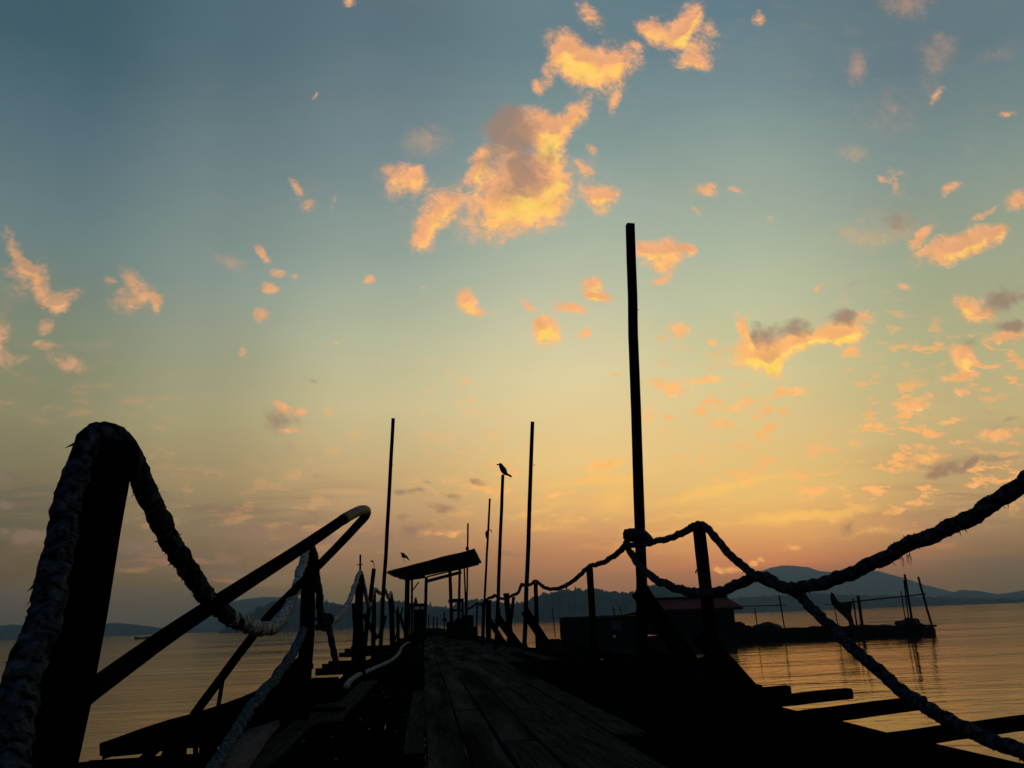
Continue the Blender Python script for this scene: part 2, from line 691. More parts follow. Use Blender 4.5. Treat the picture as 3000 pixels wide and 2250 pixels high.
    # faint yellow veils low over the sunset
    veil = math_('MULTIPLY', math_('MULTIPLY', mrange(s1, .48, .75), mrange(el, 3, 6)), math_('MULTIPLY', mrange(el, 8, 13, 1, 0), mrange(az, 4, 22, .38, 0)))
    sky = mixc(veil, sky, s2l((255, 190, 95)))
    # scattered flecks, thickest low on the sunset side
    fk = N('ShaderNodeMapping')
    fk.inputs['Scale'].default_value = (26, 62, 1)
    fk.inputs['Rotation'].default_value = (0, 0, .12)
    L(uv, fk.inputs['Vector'])
    f1_ = noise(fk.outputs[0], 1, 5, .62).outputs['Fac']
    fm = noise(uv, 5.5, 3, .5).outputs['Fac']
    fl = math_('MULTIPLY', mrange(f1_, .52, .63), mrange(fm, .42, .56))
    reg = math_('MULTIPLY', math_('MULTIPLY', mrange(el, 3.5, 7), mrange(el, 12, 21, 1, .03)), mrange(azs, 0, 26, .22, 1.0))
    fcov = math_('MULTIPLY', math_('MULTIPLY', fl, reg), 1.0, clamp=True)
    sky = mixc(fcov, sky, mixc(sunny, s2l((214, 146, 108)), s2l((253, 180, 106))))
    stv = blobs(STREAK)
    sky = mixc(math_('MULTIPLY', mrange(math_('MULTIPLY_ADD', math_('MULTIPLY', nn, .5), mrange(stv, 0, .3, kind='LINEAR'), stv), .05, .9), .62), sky, s2l((255, 194, 98)))
    # uneven thin high haze
    hz_ = N('ShaderNodeMapping')
    hz_.inputs['Scale'].default_value = (2.2, 5, 1)
    L(uv, hz_.inputs['Vector'])
    hn = noise(hz_.outputs[0], 1, 5, .6, .5).outputs['Fac']
    sky = vmath('SCALE', sky, scale=math_('MULTIPLY_ADD', math_('SUBTRACT', hn, .5), .22, 1.0))
    vl = math_('ADD', blobs(VEIL), 0)
    vg = mrange(vl, 0, .3, kind='LINEAR')
    vcov = math_('MULTIPLY', mrange(math_('MULTIPLY_ADD', math_('MULTIPLY', nn, .9), vg, vl), .05, 1.1), .6)
    sky = mixc(vcov, sky, mixc(.45, lc, sky))
    sky = mixc(cov, sky, lc)
    sky = mixc(gcov, sky, mixc(sunny, gc, mixc(.25, gc, s2l((190, 130, 100)))))
    # the haze box stands in front of the sky: behind it the sky is a little stronger
    inv = math_('EXPONENT', math_('MULTIPLY', math_('MINIMUM', math_('DIVIDE', HAZE_TOP, math_('MAXIMUM', Z, .01)), 4700), HAZE))
    sky = vmath('SUBTRACT', vmath('SCALE', sky, scale=inv), vmath('SCALE', HAZE_L, scale=math_('SUBTRACT', inv, 1)))
    sky = vmath('MAXIMUM', vmath('SCALE', sky, scale=1/.96), (.002, .002, .002))
    # below the horizon: dim
    sky = mixc(mrange(el, -6, -.5, 1, 0), sky, (.02, .02, .02))
    # physical twilight sky underneath
    ns = N('ShaderNodeTexSky')
    ns.sky_type = 'NISHITA'
    ns.sun_disc = False
    ns.sun_elevation = SUN_EL
    ns.sun_rotation = SUN_AZ
    ns.dust_density = 3
    bg1, bg2 = N('ShaderNodeBackground'), N('ShaderNodeBackground')
    L(ns.outputs['Color'], bg1.inputs['Color'])
    bg1.inputs['Strength'].default_value = .05
    L(sky, bg2.inputs['Color'])
    bg2.inputs['Strength'].default_value = 1.0
    mx = N('ShaderNodeMixShader')
    mx.inputs[0].default_value = .96
    L(bg1.outputs[0], mx.inputs[1])
    L(bg2.outputs[0], mx.inputs[2])
    out = N('ShaderNodeOutputWorld')
    L(mx.outputs[0], out.inputs['Surface'])
    w.cycles.sampling_method = 'MANUAL'
    w.cycles.sample_map_resolution = 256


# sRGB colours against elevation (degrees)
SKY_COLS = [
 (120, [(1868, (70, 72, 61)), (1800, (78, 76, 62)), (1650, (98, 86, 66)), (1550, (100, 93, 72)), (1400, (122, 112, 86)), (1200, (138, 134, 103)), (1000, (128, 136, 112)), (700, (106, 127, 126)), (400, (87, 111, 120)), (100, (66, 94, 105))]),
 (580, [(1850, (74, 76, 64)), (1750, (84, 80, 64)), (1650, (112, 95, 72)), (1550, (130, 114, 86)), (1400, (158, 138, 102)), (1200, (163, 156, 119)), (1000, (150, 155, 131)), (800, (132, 148, 140)), (500, (110, 129, 131)), (100, (81, 106, 117))]),
 (1080, [(1831, (90, 84, 69)), (1730, (108, 94, 73)), (1650, (138, 109, 82)), (1550, (168, 132, 99)), (1400, (196, 166, 117)), (1200, (199, 186, 141)), (1000, (181, 183, 151)), (800, (152, 166, 151)), (500, (119, 138, 140)), (100, (92, 114, 124))]),
 (1700, [(1808, (122, 95, 76)), (1700, (150, 107, 80)), (1600, (190, 132, 92)), (1500, (220, 172, 108)), (1400, (229, 191, 122)), (1300, (228, 197, 136)), (1100, (221, 206, 158)), (900, (196, 196, 164)), (700, (168, 180, 160)), (450, (135, 155, 150)), (150, (104, 129, 137))]),
 (2200, [(1790, (116, 90, 72)), (1720, (140, 98, 75)), (1650, (192, 122, 84)), (1550, (223, 164, 99)), (1450, (228, 186, 111)), (1300, (225, 193, 129)), (1100, (213, 201, 149)), (900, (190, 193, 156)), (700, (168, 180, 158)), (500, (150, 165, 152)), (300, (125, 146, 146)), (30, (98, 124, 135))]),
 (2900, [(1764, (98, 86, 69)), (1700, (110, 92, 70)), (1600, (132, 106, 80)), (1450, (182, 148, 103)), (1200, (192, 174, 124)), (1000, (176, 172, 130)), (700, (151, 161, 137)), (400, (124, 142, 138)), (100, (99, 120, 128))]),
]
SKY_BACK = [(0, (50, 64, 84)), (10, (58, 77, 100)), (30, (54, 80, 108)), (60, (48, 76, 100))]
C_PINK0, C_PINK1 = (190, 150, 116), (234, 168, 114)
C_GOLD0, C_GOLD1 = (246, 178, 128), (255, 222, 112)
C_LOW0, C_LOW1 = (244, 154, 104), (255, 180, 96)
C_GREY0, C_GREY1 = (128, 108, 92), (142, 126, 114)
C_STREAK0, C_STREAK1 = (138, 112, 94), (84, 86, 78)

# clouds: x, y, half-width, half-height, turn, weight
LIT = [
 (1504, 613, 150, 75, -15, 1.0), (1500, 560, 110, 70, 0, .5), (1613, 488, 42, 110, 0, .8), (1586, 374, 60, 40, 30, .8), (1283, 622, 88, 38, -50, 1.0),
 (1233, 700, 45, 40, 0, .55), (1401, 488, 20, 50, 20, .6), (1190, 542, 75, 52, 35, .6), (1163, 504, 30, 25, 0, .4),
 (1222, 515, 25, 25, 0, .6), (1672, 352, 58, 28, -55, .85), (1500, 480, 90, 110, 0, .55),
 (1656, 141, 55, 40, 45, .8), (1694, 179, 60, 40, 20, .7), (1755, 225, 75, 52, 0, .8), (1803, 174, 55, 45, 0, .7),
 (1792, 304, 32, 12, -60, .6), (1727, 43, 45, 25, 50, .55), (1608, 217, 36, 18, -70, .45), (1578, 255, 24, 13, 70, .6),
 (1895, 81, 30, 26, 0, .6), (1949, 103, 42, 36, 0, .7), (2014, 70, 60, 25, -60, .85), (2030, 141, 62, 36, 60, .6), (2025, 186, 45, 20, 0, .6),
 (2077, 92, 55, 24, 70, .4), (1871, 136, 24, 13, 40, .55), (1749, 580, 45, 30, 45, .8), (1787, 564, 26, 20, 0, .6),
 (1705, 483, 26, 13, 45, .5), (1732, 510, 26, 16, 0, .4), (1740, 442, 13, 15, 0, .55), (1884, 732, 36, 18, 20, .75),
 (1966, 732, 56, 22, 0, .9), (1944, 776, 42, 20, 0, .7), (2020, 730, 18, 11, 0, .6), (1944, 819, 38, 10, -15, .65),
 (2074, 559, 34, 17, 0, .6), (2161, 552, 17, 8, 0, .5), (2045, 612, 16, 11, 0, .5), (1076, 814, 17, 14, 0, .65),
 (1363, 881, 24, 32, -10, .9), (1394, 917, 20, 11, 0, .55), (1444, 917, 11, 11, 0, .55), (1602, 967, 30, 36, 0, .9),
 (1584, 940, 20, 18, 0, .5), (1548, 890, 24, 9, 30, .6), (1666, 904, 42, 15, 15, .8), (1738, 858, 34, 27, 0, 1.0), (1738, 822, 30, 14, 0, .55),
 (1765, 881, 38, 11, 15, .65), (1715, 976, 18, 10, -40, .55), (1991, 971, 30, 24, 0, .6), (1937, 994, 22, 9, 0, .5), (2081, 1003, 14, 10, 0, .6),
 (1973, 1148, 50, 18, 0, .55), (2068, 1112, 48, 11, -10, .6), (1892, 1220, 28, 24, 0, .42), (1806, 1098, 16, 12, 0, .5),
 (1779, 1360, 50, 13, -15, .55), (2127, 1202, 38, 11, 0, .6), (2104, 1252, 48, 11, 0, .6), (1358, 1121, 15, 13, 0, .55), (1385, 1164, 18, 8, 0, .5),
 (2217, 1039, 66, 40, 0, 1.3), (2262, 1062, 26, 28, 0, .8), (2339, 1003, 75, 28, -15, 1.3), (2470, 970, 66, 34, 0, 1.35), (2538, 931, 24, 16, 0, .7),
 (2185, 967, 17, 32, 0, .8), (2497, 1030, 25, 13, -20, .8), (2402, 845, 22, 7, -20, .6), (2655, 836, 20, 9, 0, .6),
 (2836, 892, 46, 26, 25, 1.1), (2877, 926, 46, 18, 0, 1.0), (2954, 990, 54, 15, -5, .9), (2814, 1048, 27, 36, 0, .9), (2814, 1103, 48, 11, -12, .8),
 (2746, 1003, 15, 8, 0, .6), (2203, 1175, 38, 10, -10, .65), (2316, 1141, 52, 10, 0, .7), (2268, 1150, 28, 11, -40, .5), (2669, 1184, 55, 14, 0, .85),
 (2556, 1250, 28, 10, 0, .7), (2696, 1247, 17, 8, 0, .6), (2814, 1148, 17, 11, 0, .7), (2732, 1164, 16, 7, 0, .6), (2791, 1231, 33, 8, -15, .65),
 (2927, 1270, 58, 15, -5, .75), (2705, 1310, 34, 10, 0, .6), (2701, 1342, 42, 10, -12, .65), (2669, 1367, 15, 9, 0, .6), (2823, 1297, 28, 6, 0, .6),
 (2949, 1333, 38, 11, 10, .6), (2845, 1418, 28, 7, 0, .6), (2814, 714, 118, 34, -20, 1.4), (2927, 678, 30, 14, -30, .6), (2696, 696, 40, 14, -45, .9),
 (2782, 551, 32, 14, -30, .65), (2628, 533, 17, 38, 0, .45), (2588, 524, 17, 9, 0, .45), (2985, 588, 36, 22, -20, .8),
 (2886, 624, 38, 7, -25, .55), (2221, 54, 17, 15, 0, .6), (2746, 280, 28, 10, -50, .5),
 (2949, 332, 20, 8, -15, .55), 
 (50, 740, 70, 20, 55, .8), (90, 776, 32, 17, 20, .55), (68, 812, 55, 38, 45, .42), (118, 835, 42, 19, 75, .6), (154, 889, 38, 22, 30, .65),
 (199, 867, 38, 20, -20, .5), (133, 957, 23, 19, 0, .65), (9, 975, 28, 64, 0, .55), (32, 1047, 40, 19, 15, .5), (140, 1016, 34, 14, 10, .6),
 (194, 1070, 48, 20, 15, .55), (334, 826, 20, 14, 20, .6), (389, 817, 38, 17, 60, .6), (398, 880, 54, 30, -10, .6), (457, 880, 20, 14, 0, .55),
 (470, 905, 17, 16, 0, .6), (768, 740, 30, 14, 65, .75), (818, 803, 20, 12, 0, .65), (791, 844, 23, 15, 10, .75),
 (768, 930, 21, 15, 0, .75), (870, 810, 14, 9, 10, .55), (868, 542, 28, 11, 60, .55), (904, 610, 22, 20, 0, .5), (922, 280, 11, 6, -45, .5),
 (823, 1188, 30, 11, 20, .7), (877, 1208, 16, 10, 0, .7), (854, 1264, 34, 10, 0, .7), (967, 1206, 15, 9, 20, .55),
 (1375, 1409, 66, 18, 8, .6), (1451, 1430, 38, 14, 10, .55), (1500, 1385, 45, 10, 12, .4), 
 (2310, 1597, 30, 9, 0, .5), (2140, 1660, 45, 10, 0, .5), (2215, 1637, 20, 7, 0, .45),
 (1640, 1455, 60, 9, -10, .4), (1560, 1495, 50, 8, -5, .35), (1620, 1545, 60, 10, -8, .4), (1018, 5, 18, 14, 30, .5), (1290, 1482, 22, 8, 0, .5), (1300, 1560, 60, 7, -5, .4),
 (985, 1000, 9, 7, 0, .4), (700, 1030, 15, 12, 0, .4), (1240, 846, 12, 5, 0, .4), (975, 600, 10, 24, 10, .32), (2255, 640, 14, 11, 0, .3), (2650, 500, 15, 10, 0, .3),
]
STREAK = [
 (2350, 1514, 210, 15, -4, 1.0), (2080, 1440, 190, 15, -12, .8), (1760, 1405, 180, 16, -9, .85), (2170, 1412, 120, 8, -8, .6), (1800, 1458, 60, 40, -30, .6), (1780, 1362, 55, 14, -14, .9),
 (2000, 1500, 160, 10, -8, .5), (2480, 1490, 120, 9, -6, .4), (1560, 1500, 80, 11, -8, .6), (2560, 1560, 150, 9, -4, .4), (1900, 1560, 150, 9, -5, .4),
]
VEIL = [
 (2542, 690, 140, 36, 0, .7), (2655, 10, 75, 44, 0, .9), (2511, 194, 28, 44, 20, .8), (2760, 127, 70, 46, -20, .5), (2610, 325, 110, 80, -20, .42), (2497, 447, 48, 18, 0, .6),
 (2927, 154, 65, 24, -20, .5), (2740, 200, 50, 60, 20, .4), (2850, 420, 60, 40, -40, .35), (1250, 412, 66, 46, 0, .75), (664, 758, 46, 20, 20, .7), (725, 810, 50, 16, 10, .3),
 
 (2620, 640, 130, 60, 0, .35), (70, 800, 75, 80, 40, .45), (10, 960, 40, 90, 0, .45),
 (180, 1060, 70, 28, 15, .4), (395, 870, 75, 50, -10, .4), (150, 890, 75, 45, 30, .4), (2040, 130, 90, 90, 20, .4), (1720, 500, 60, 40, 0, .4), (1190, 545, 95, 70, 30, .45), (1500, 560, 190, 140, -10, .4),
 (2330, 990, 190, 60, -12, .4), (2850, 905, 90, 50, 10, .4), (905, 565, 45, 60, 30, .3), (1390, 1410, 120, 26, 8, .5), (1640, 960, 110, 60, 0, .25), (1980, 985, 80, 45, 0, .3), (1950, 760, 90, 50, 0, .3),
 (2720, 1330, 90, 40, -10, .35), (2920, 1290, 110, 50, -5, .4), (2780, 1180, 140, 30, -5, .3),
]
GREY = [
 (1515, 461, 95, 120, 10, 1.0), (1499, 372, 55, 42, 0, .8), (2244, 990, 36, 30, 0, .8), (2334, 964, 50, 24, 0, .85), (2479, 930, 56, 18, 0, .85),
 (2940, 881, 52, 30, -30, .75), (2972, 962, 50, 14, 0, .7), (2827, 1012, 40, 18, 0, .6), (2619, 633, 85, 40, 10, .55), (2746, 1374, 45, 16, -25, .85),
 (2836, 1358, 34, 10, -20, .6), (823, 1224, 52, 36, 30, .85), (845, 1310, 22, 14, 20, .35), (2480, 850, 45, 18, -30, .3), (1253, 1409, 18, 7, 10, .5),
 (1180, 1447, 24, 10, 10, .6), (1226, 1439, 24, 9, 0, .6), (1313, 1447, 24, 12, 10, .7), (1302, 1482, 38, 13, 0, .75), (1180, 1520, 26, 8, -5, .55),
 (1202, 1548, 30, 11, 0, .6), (1400, 1405, 40, 10, 5, .5), (2490, 1540, 30, 16, 0, .5), (2930, 1375, 40, 10, 0, .35), (920, 1380, 30, 8, 0, .4), (910, 1120, 24, 9, 10, .3),
 (10, 1392, 40, 12, 5, .5), (15, 1475, 30, 10, 5, .5), (200, 1585, 260, 26, 3, .95), (700, 1560, 230, 28, -4, 1.0), (90, 1560, 120, 20, 0, .6), (560, 1650, 200, 14, -3, .6), (620, 1490, 90, 12, 4, .6), (2960, 1225, 25, 8, 0, .4), (2880, 1213, 30, 8, 0, .4),
 (1090, 1575, 120, 16, -2, .8), (1500, 1620, 110, 9, -4, .6), (1250, 1545, 90, 9, -3, .6), (760, 1490, 26, 9, 10, .4), (920, 1500, 30, 9, 10, .4),
]
build_world()
sd = bpy.data.lights.new('sun', 'SUN')
sd.energy = .3
sd.angle = R(.5)
sd.color = (1, .72, .45)
so = bpy.data.objects.new('sun', sd)
COL.objects.link(so)
dsun = Vector((math.sin(SUN_AZ)*math.cos(SUN_EL), math.cos(SUN_AZ)*math.cos(SUN_EL), math.sin(SUN_EL)))
so.rotation_euler = dsun.to_track_quat('Z', 'Y').to_euler()
so.location = (0, 0, 30)
# ------------------------------------------------------------------ water, hills, haze
bm = bmesh.new()
vs = [bm.verts.new(v) for v in ((-5200, -300, ZW), (5200, -300, ZW), (5200, 4700, ZW), (-5200, 4700, ZW))]
bm.faces.new(vs)
struct(link('water', bm, 'water', origin=Vector((0, 0, ZW))))


def hill(pts, Yc, depth, tree, seed, tall=0.0):
    """a ridge whose crest passes through the given sightings at Yc metres"""
    rnd = random.Random(seed)
    crest = [at(x, y, Yc) for x, y in pts]
    x0, x1 = crest[0].x, crest[-1].x
    n = int((x1-x0)/(Yc/F*3.3))
    rows = [(-1.0, 0.0), (-.8, .34), (-.55, .62), (-.3, .84), (-.12, .95), (0, 1.0), (.15, .93), (.45, .6), (1.0, 0.0)]
    bm = bmesh.new()
    grid = []
    j = 0
    for i in range(n+1):
        x = x0 + (x1-x0)*i/n
        while j < len(crest)-2 and crest[j+1].x < x:
            j += 1
        a, b = crest[j], crest[j+1]
        t = min(1, max(0, (x-a.x)/(b.x-a.x)))
        h = a.z + (b.z-a.z)*t - ZW
        col = []
        for (dy, k) in rows:
            y = Yc + dy*depth*(1 + .25*nz((x*.004, dy*3, seed)))
            s = x*F/Yc
            bump = tree*Yc/F*(nz((s*.06, dy*4, seed)) + .8*nz((s*.2, dy*9, seed+5)) + .7*nz((s*.55, dy*17, seed+9)))
            z = ZW - 1 + (h+1)*k + (bump if k > 0 else 0)*min(1, h/(6*Yc/F+.01))
            if tall and abs(dy) < .01 and rnd.random() < .05:
                z += tall*Yc/F*rnd.random()
            # slide along the line of sight so that the crest stays where it was sighted
            col.append(bm.verts.new((x*(y/Yc), y, z)))
        grid.append(col)
    for a, b in zip(grid, grid[1:]):
        for k in range(len(rows)-1):
            bm.faces.new((a[k], b[k], b[k+1], a[k+1]))
    return struct(link('hill', bm, 'hill', smooth=True))


hill([(640, 1852), (652, 1845), (676, 1836), (715, 1815), (744, 1793), (752, 1779), (785, 1771), (804, 1760), (880, 1757), (947, 1764), (1002, 1773), (1060, 1768), (1120, 1759), (1176, 1761), (1200, 1765), (1250, 1774), (1311, 1780), (1369, 1760), (1386, 1755), (1430, 1758), (1503, 1769), (1532, 1768), (1557, 1755), (1581, 1742), (1612, 1735), (1663, 1727), (1700, 1726), (1754, 1727), (1780, 1731), (1826, 1738), (1853, 1736), (1880, 1723), (1907, 1713), (1934, 1715), (1990, 1736), (2040, 1752), (2090, 1775), (2130, 1794)],
     760, 190, 8, 3, tall=14)
hill([(2020, 1796), (2070, 1765), (2120, 1752), (2157, 1752), (2230, 1746), (2290, 1744), (2353, 1736), (2448, 1742), (2540, 1744), (2600, 1745), (2700, 1749), (2780, 1750), (2900, 1754), (3000, 1754), (3120, 1752)],
     1250, 260, 4.5, 11, tall=6)
hill([(540, 1848), (600, 1805), (640, 1782), (676, 1763), (717, 1755), (771, 1749), (825, 1749), (900, 1753), (1000, 1770), (1100, 1790), (1200, 1822)], 2200, 420, .7, 21)
hill([(-120, 1842), (0, 1834), (33, 1829), (120, 1836), (220, 1838), (298, 1829), (331, 1824), (381, 1828), (431, 1834), (464, 1839), (560, 1841), (630, 1841), (720, 1846), (760, 1848)], 1500, 250, .9, 31, tall=2)
hill([(1960, 1800), (2050, 1755), (2110, 1732), (2160, 1709), (2200, 1686), (2227, 1673), (2258, 1663), (2290, 1657), (2321, 1657), (2369, 1662), (2400, 1673), (2430, 1676), (2500, 1671), (2575, 1673), (2606, 1682), (2654, 1695), (2700, 1711), (2750, 1723), (2780, 1731), (2850, 1745), (2950, 1757), (3020, 1764)], 3500, 700, .9, 41)
hill([(2680, 1764), (2779, 1740), (2815, 1728), (2869, 1731), (2923, 1741), (2977, 1733), (3000, 1730), (3060, 1724), (3150, 1730)], 2500, 420, .9, 51)

if HAZE > 0:
    bm = bmesh.new()
    box(bm, (-5400, -320, ZW-6), (5400, 4750, HAZE_TOP))
    hm = bpy.data.materials.new('haze_air')
    t = nt(hm)
    pv = t.nodes.new('ShaderNodeVolumePrincipled')
    pv.inputs['Color'].default_value = (.48, .74, .96, 1)
    pv.inputs['Density'].default_value = HAZE
    pv.inputs['Anisotropy'].default_value = .35
    ot = t.nodes.new('ShaderNodeOutputMaterial')
    t.links.new(pv.outputs[0], ot.inputs['Volume'])
    hz = struct(link('haze', bm, hm), 'stuff')
# ------------------------------------------------------------------ jetty
XL, XR = -1.1, 2.4
jetty = empty('jetty', (0, 0, 0), 'long dark timber jetty with plank walkway running out over the water', 'jetty')
rnd = random.Random(5)
bm = bmesh.new()


def board(bm, x0, x1, y0, y1, z, th=.035, jit=.006, n=None, mi=0):
    """a sawn board lying along the jetty, slightly cupped and worn"""
    n = n or max(2, int((y1-y0)/.45))
    rows = []
    for i in range(n+1):
        y = y0 + (y1-y0)*i/n
        dz = .008*nz((x0*3, y*.5, 1.3)) + jit*nz((x0*7, y*1.7, 4))
        e0, e1 = jit*nz((x0*9, y*1.3, 7)), jit*nz((x1*9, y*1.3, 9))
        rows.append([bm.verts.new((x0+e0, y, z+dz-th)), bm.verts.new((x0+e0, y, z+dz)), bm.verts.new((x1+e1, y, z+dz+jit*.4)), bm.verts.new((x1+e1, y, z+dz-th))])
    for a, b in zip(rows, rows[1:]):
        for k in range(4):
            bm.faces.new((a[k], a[(k+1) % 4], b[(k+1) % 4], b[k])).material_index = mi
    for f in (bm.faces.new(rows[0][::-1]), bm.faces.new(rows[-1])):
        f.material_index = mi


def board_shade(x, y):
    """shade painted per board: lit centre, blacker to the right and near end"""
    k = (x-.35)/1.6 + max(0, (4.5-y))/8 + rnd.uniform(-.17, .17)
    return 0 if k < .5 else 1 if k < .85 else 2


x = 0.0
ci = 0
while x < 2.36:
    w = min(rnd.choice((.19, .2, .21, .22)), 2.4-x)
    y = 1.2 - rnd.random()*.4
    first = True
    while y < 40:
        ln = (13.2 - y) if first and y < 13 and rnd.random() < .6 else rnd.uniform(3.5, 5.5)
        first = False
        y1 = min(40, y + ln)
        zz = rnd.uniform(-.016, .008)
        if not (x > 1.55 and rnd.random() < .05):
            board(bm, x+.008+rnd.uniform(0, .006), x+w-.009, y+.01, y1-.012-rnd.uniform(0, .03), zz, jit=rnd.uniform(.004, .012), mi=board_shade(x, y))
        y = y1
    x += w
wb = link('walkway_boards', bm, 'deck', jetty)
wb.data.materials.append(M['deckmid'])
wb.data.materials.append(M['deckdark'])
# the rougher, older left strip
bm = bmesh.new()
x = .002
while x > -1.08:
    w = rnd.choice((.12, .15, .17, .2))
    y = 1.2
    while y < 40:
        y1 = min(40, y + rnd.uniform(2.0, 4.5))
        board(bm, x-w+.004, x-.004, y+.01, y1-.01, -.03 + rnd.uniform(-.02, .012), jit=.012, mi=1 if rnd.random() < .06 else 0)
        y = y1
    x -= w
for k in range(26):
    y = 2.5 + k*.9 + rnd.uniform(-.3, .3)
    a, b = sorted((rnd.uniform(-1.15, -.1), rnd.uniform(-1.15, -.1)))
    if b-a > .25:
        timber(bm, Vector((a, y, -.008)), Vector((b, y+rnd.uniform(-.15, .15), -.004)), .03, rnd.uniform(.04, .1), seg=3, jit=.2, xdir=Vector((0, 0, 1)))
sb_ = link('side_boards', bm, 'deckdark', jetty)
sb_.data.materials.append(M['deckmid'])
# far end of the jetty beyond the shelter
bm = bmesh.new()
y = 40
while y < 108:
    w = .3
    hexa(bm, [Vector((-.9, y, -.06)), Vector((1.9, y, -.06)), Vector((1.9, y+w-.03, -.06)), Vector((-.9, y+w-.03, -.06))],
         [Vector((-.9, y, -.005)), Vector((1.9, y, -.01)), Vector((1.9, y+w-.03, -.004)), Vector((-.9, y+w-.03, 0))])
    y += w
link('far_boards', bm, 'deckdark', jetty)
# stringers and edge beams
for xx, ye in ((-1.04, 40), (.6, 108), (1.7, 108), (2.34, 40)):
    bm = bmesh.new()
    timber(bm, Vector((xx, .9, -.2)), Vector((xx, ye, -.2)), .1, .24, seg=40, jit=.05, xdir=Vector((1, 0, 0)))
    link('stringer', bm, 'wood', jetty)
# pile legs under the deck
for yy in range(3, 108, 4):
    for xx in (-.95, 2.3) if yy < 40 else (-.7, 1.7):
        bm = bmesh.new()
        tube(bm, [Vector((xx, yy+.4, -.3)), Vector((xx+.02, yy+.4, -1.1)), Vector((xx+.02, yy+.4, -2.6))], .075, 8, .15)
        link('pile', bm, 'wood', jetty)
# joists whose ends stick out on the right (sighted) and left


def joist(p0, p1, w=.09, h=.13, mat='wood'):
    bm = bmesh.new()
    timber(bm, p0, p1, h, w, seg=10, jit=.05, xdir=Vector((0, 0, 1)))
    return link('joist', bm, mat, jetty)


def joist_seen(tl, tr, w=.1, h=.12, z=-.055):
    a, b = onz(*tl, z), onz(*tr, z)
    c = Vector((0, 0, -h/2))
    joist(a + (a-b).normalized()*1.2 + c, b + c, w, h)


joist_seen((2223, 2014), (2308, 2008), w=.09, h=.08)
joist_seen((2252, 2039), (2485, 2016), w=.09, h=.088)
joist_seen((2330, 2084), (2699, 2039), w=.09, h=.094)
joist_seen((2525, 2158), (3040, 2090), w=.08, h=.08)
for (px, py, xo) in ((924, 1958, .0), (944, 1945, 0), (962, 1937, 0), (993, 1912, 0), (1010, 1900, 0), (1028, 1893, 0)):
    e = onz(px, py, -.04)
    joist(Vector((e.x, e.y, -.1)), Vector((-.6, e.y+.1, -.1)), .14, .11)
for yy in (9.2, 12.3, 15.5, 18, 21, 24.5, 28, 31):
    joist(Vector((1.8, yy, -.12)), Vector((2.9+.5*rnd.random(), yy+.4, -.12)), .1, .12)

# rough side platform outside the tall pole on the right
sp_ = empty('side_platform', (2.75, 11, -.1), 'rough dark side platform under the tallest pole on the right edge of the jetty', 'platform')
bm = bmesh.new()
y = 7.9
while y < 16:
    w = rnd.uniform(.15, .24)
    if rnd.random() < .9:
        b = 3.02 + rnd.uniform(-.25, .2)
        z = -.1 + rnd.uniform(-.02, .02)
        t = rnd.uniform(-.03, .03)
        hexa(bm, [Vector((2.38, y-t, z-.05)), Vector((b, y+t, z-.05)), Vector((b, y+w+t, z-.05)), Vector((2.38, y+w-t, z-.05))],
             [Vector((2.38, y-t, z)), Vector((b, y+t, z)), Vector((b, y+w+t, z)), Vector((2.38, y+w-t, z))])
    y += w + rnd.uniform(.005, .05)
link('platform_boards', bm, 'deckdark', sp_)
for yy in (8.4, 11, 13.8):
    bm = bmesh.new()
    tube(bm, [Vector((2.85, yy, -.15)), Vector((2.88, yy, -2.4))], .06, 8, .15)
    link('leg', bm, 'wood', sp_)
bm = bmesh.new()
timber(bm, Vector((2.95, 7.8, -.22)), Vector((2.98, 16, -.22)), .1, .16, seg=12)
link('edge_beam', bm, 'wood', sp_)

# left landing stage beside the deck
landing = empty('landing_stage', (-1.45, 8.5, 0), 'low dark side platform on the left edge of the jetty behind the thick rope post', 'platform')
bm = bmesh.new()
y = 5.6
while y < 11.7:
    w = rnd.uniform(.16, .24)
    a = -1.72 + rnd.uniform(-.12, .1)
    hexa(bm, [Vector((a, y, -.06)), Vector((-1.12, y, -.06)), Vector((-1.12, y+w, -.06)), Vector((a, y+w, -.06))],
         [Vector((a, y, -.02)), Vector((-1.12, y, -.015)), Vector((-1.12, y+w, -.02)), Vector((a, y+w, -.022))])
    y += w+.012
link('platform_boards', bm, 'deckdark', landing)
for yy in (6.0, 8.6, 11.3):
    bm = bmesh.new()
    tube(bm, [Vector((-1.6, yy, -.06)), Vector((-1.58, yy, -2.4))], .06, 8, .15)
    link('leg', bm, 'wood', landing)

# pale plank along the left edge
bm = bmesh.new()
q = [onz(748, 2113, .03), onz(818, 2111, .03), onz(700, 2262, .03), onz(604, 2262, .03)]
q[2] = q[1] + (q[2]-q[1])*1.3
q[3] = q[0] + (q[3]-q[0])*1.3
hexa(bm, [v - Vector((0, 0, .035)) for v in q], q)
bmesh.ops.subdivide_edges(bm, edges=bm.edges[:], cuts=3, use_grid_fill=True)
for v in bm.verts:
    v.co += Vector((nz(v.co*4), nz(v.co*4+Vector((5, 0, 0))), nz(v.co*5)*.5))*.012
tag(link('loose_plank', bm, 'pale'), 'grey bleached plank lying along the left edge of the jetty', 'plank')

# tilted boarding ramp at the left
def ramp_pts(lst, dy):
    return [at(px, py, Y) + Vector((0, dy, 0)) for px, py, Y in lst]


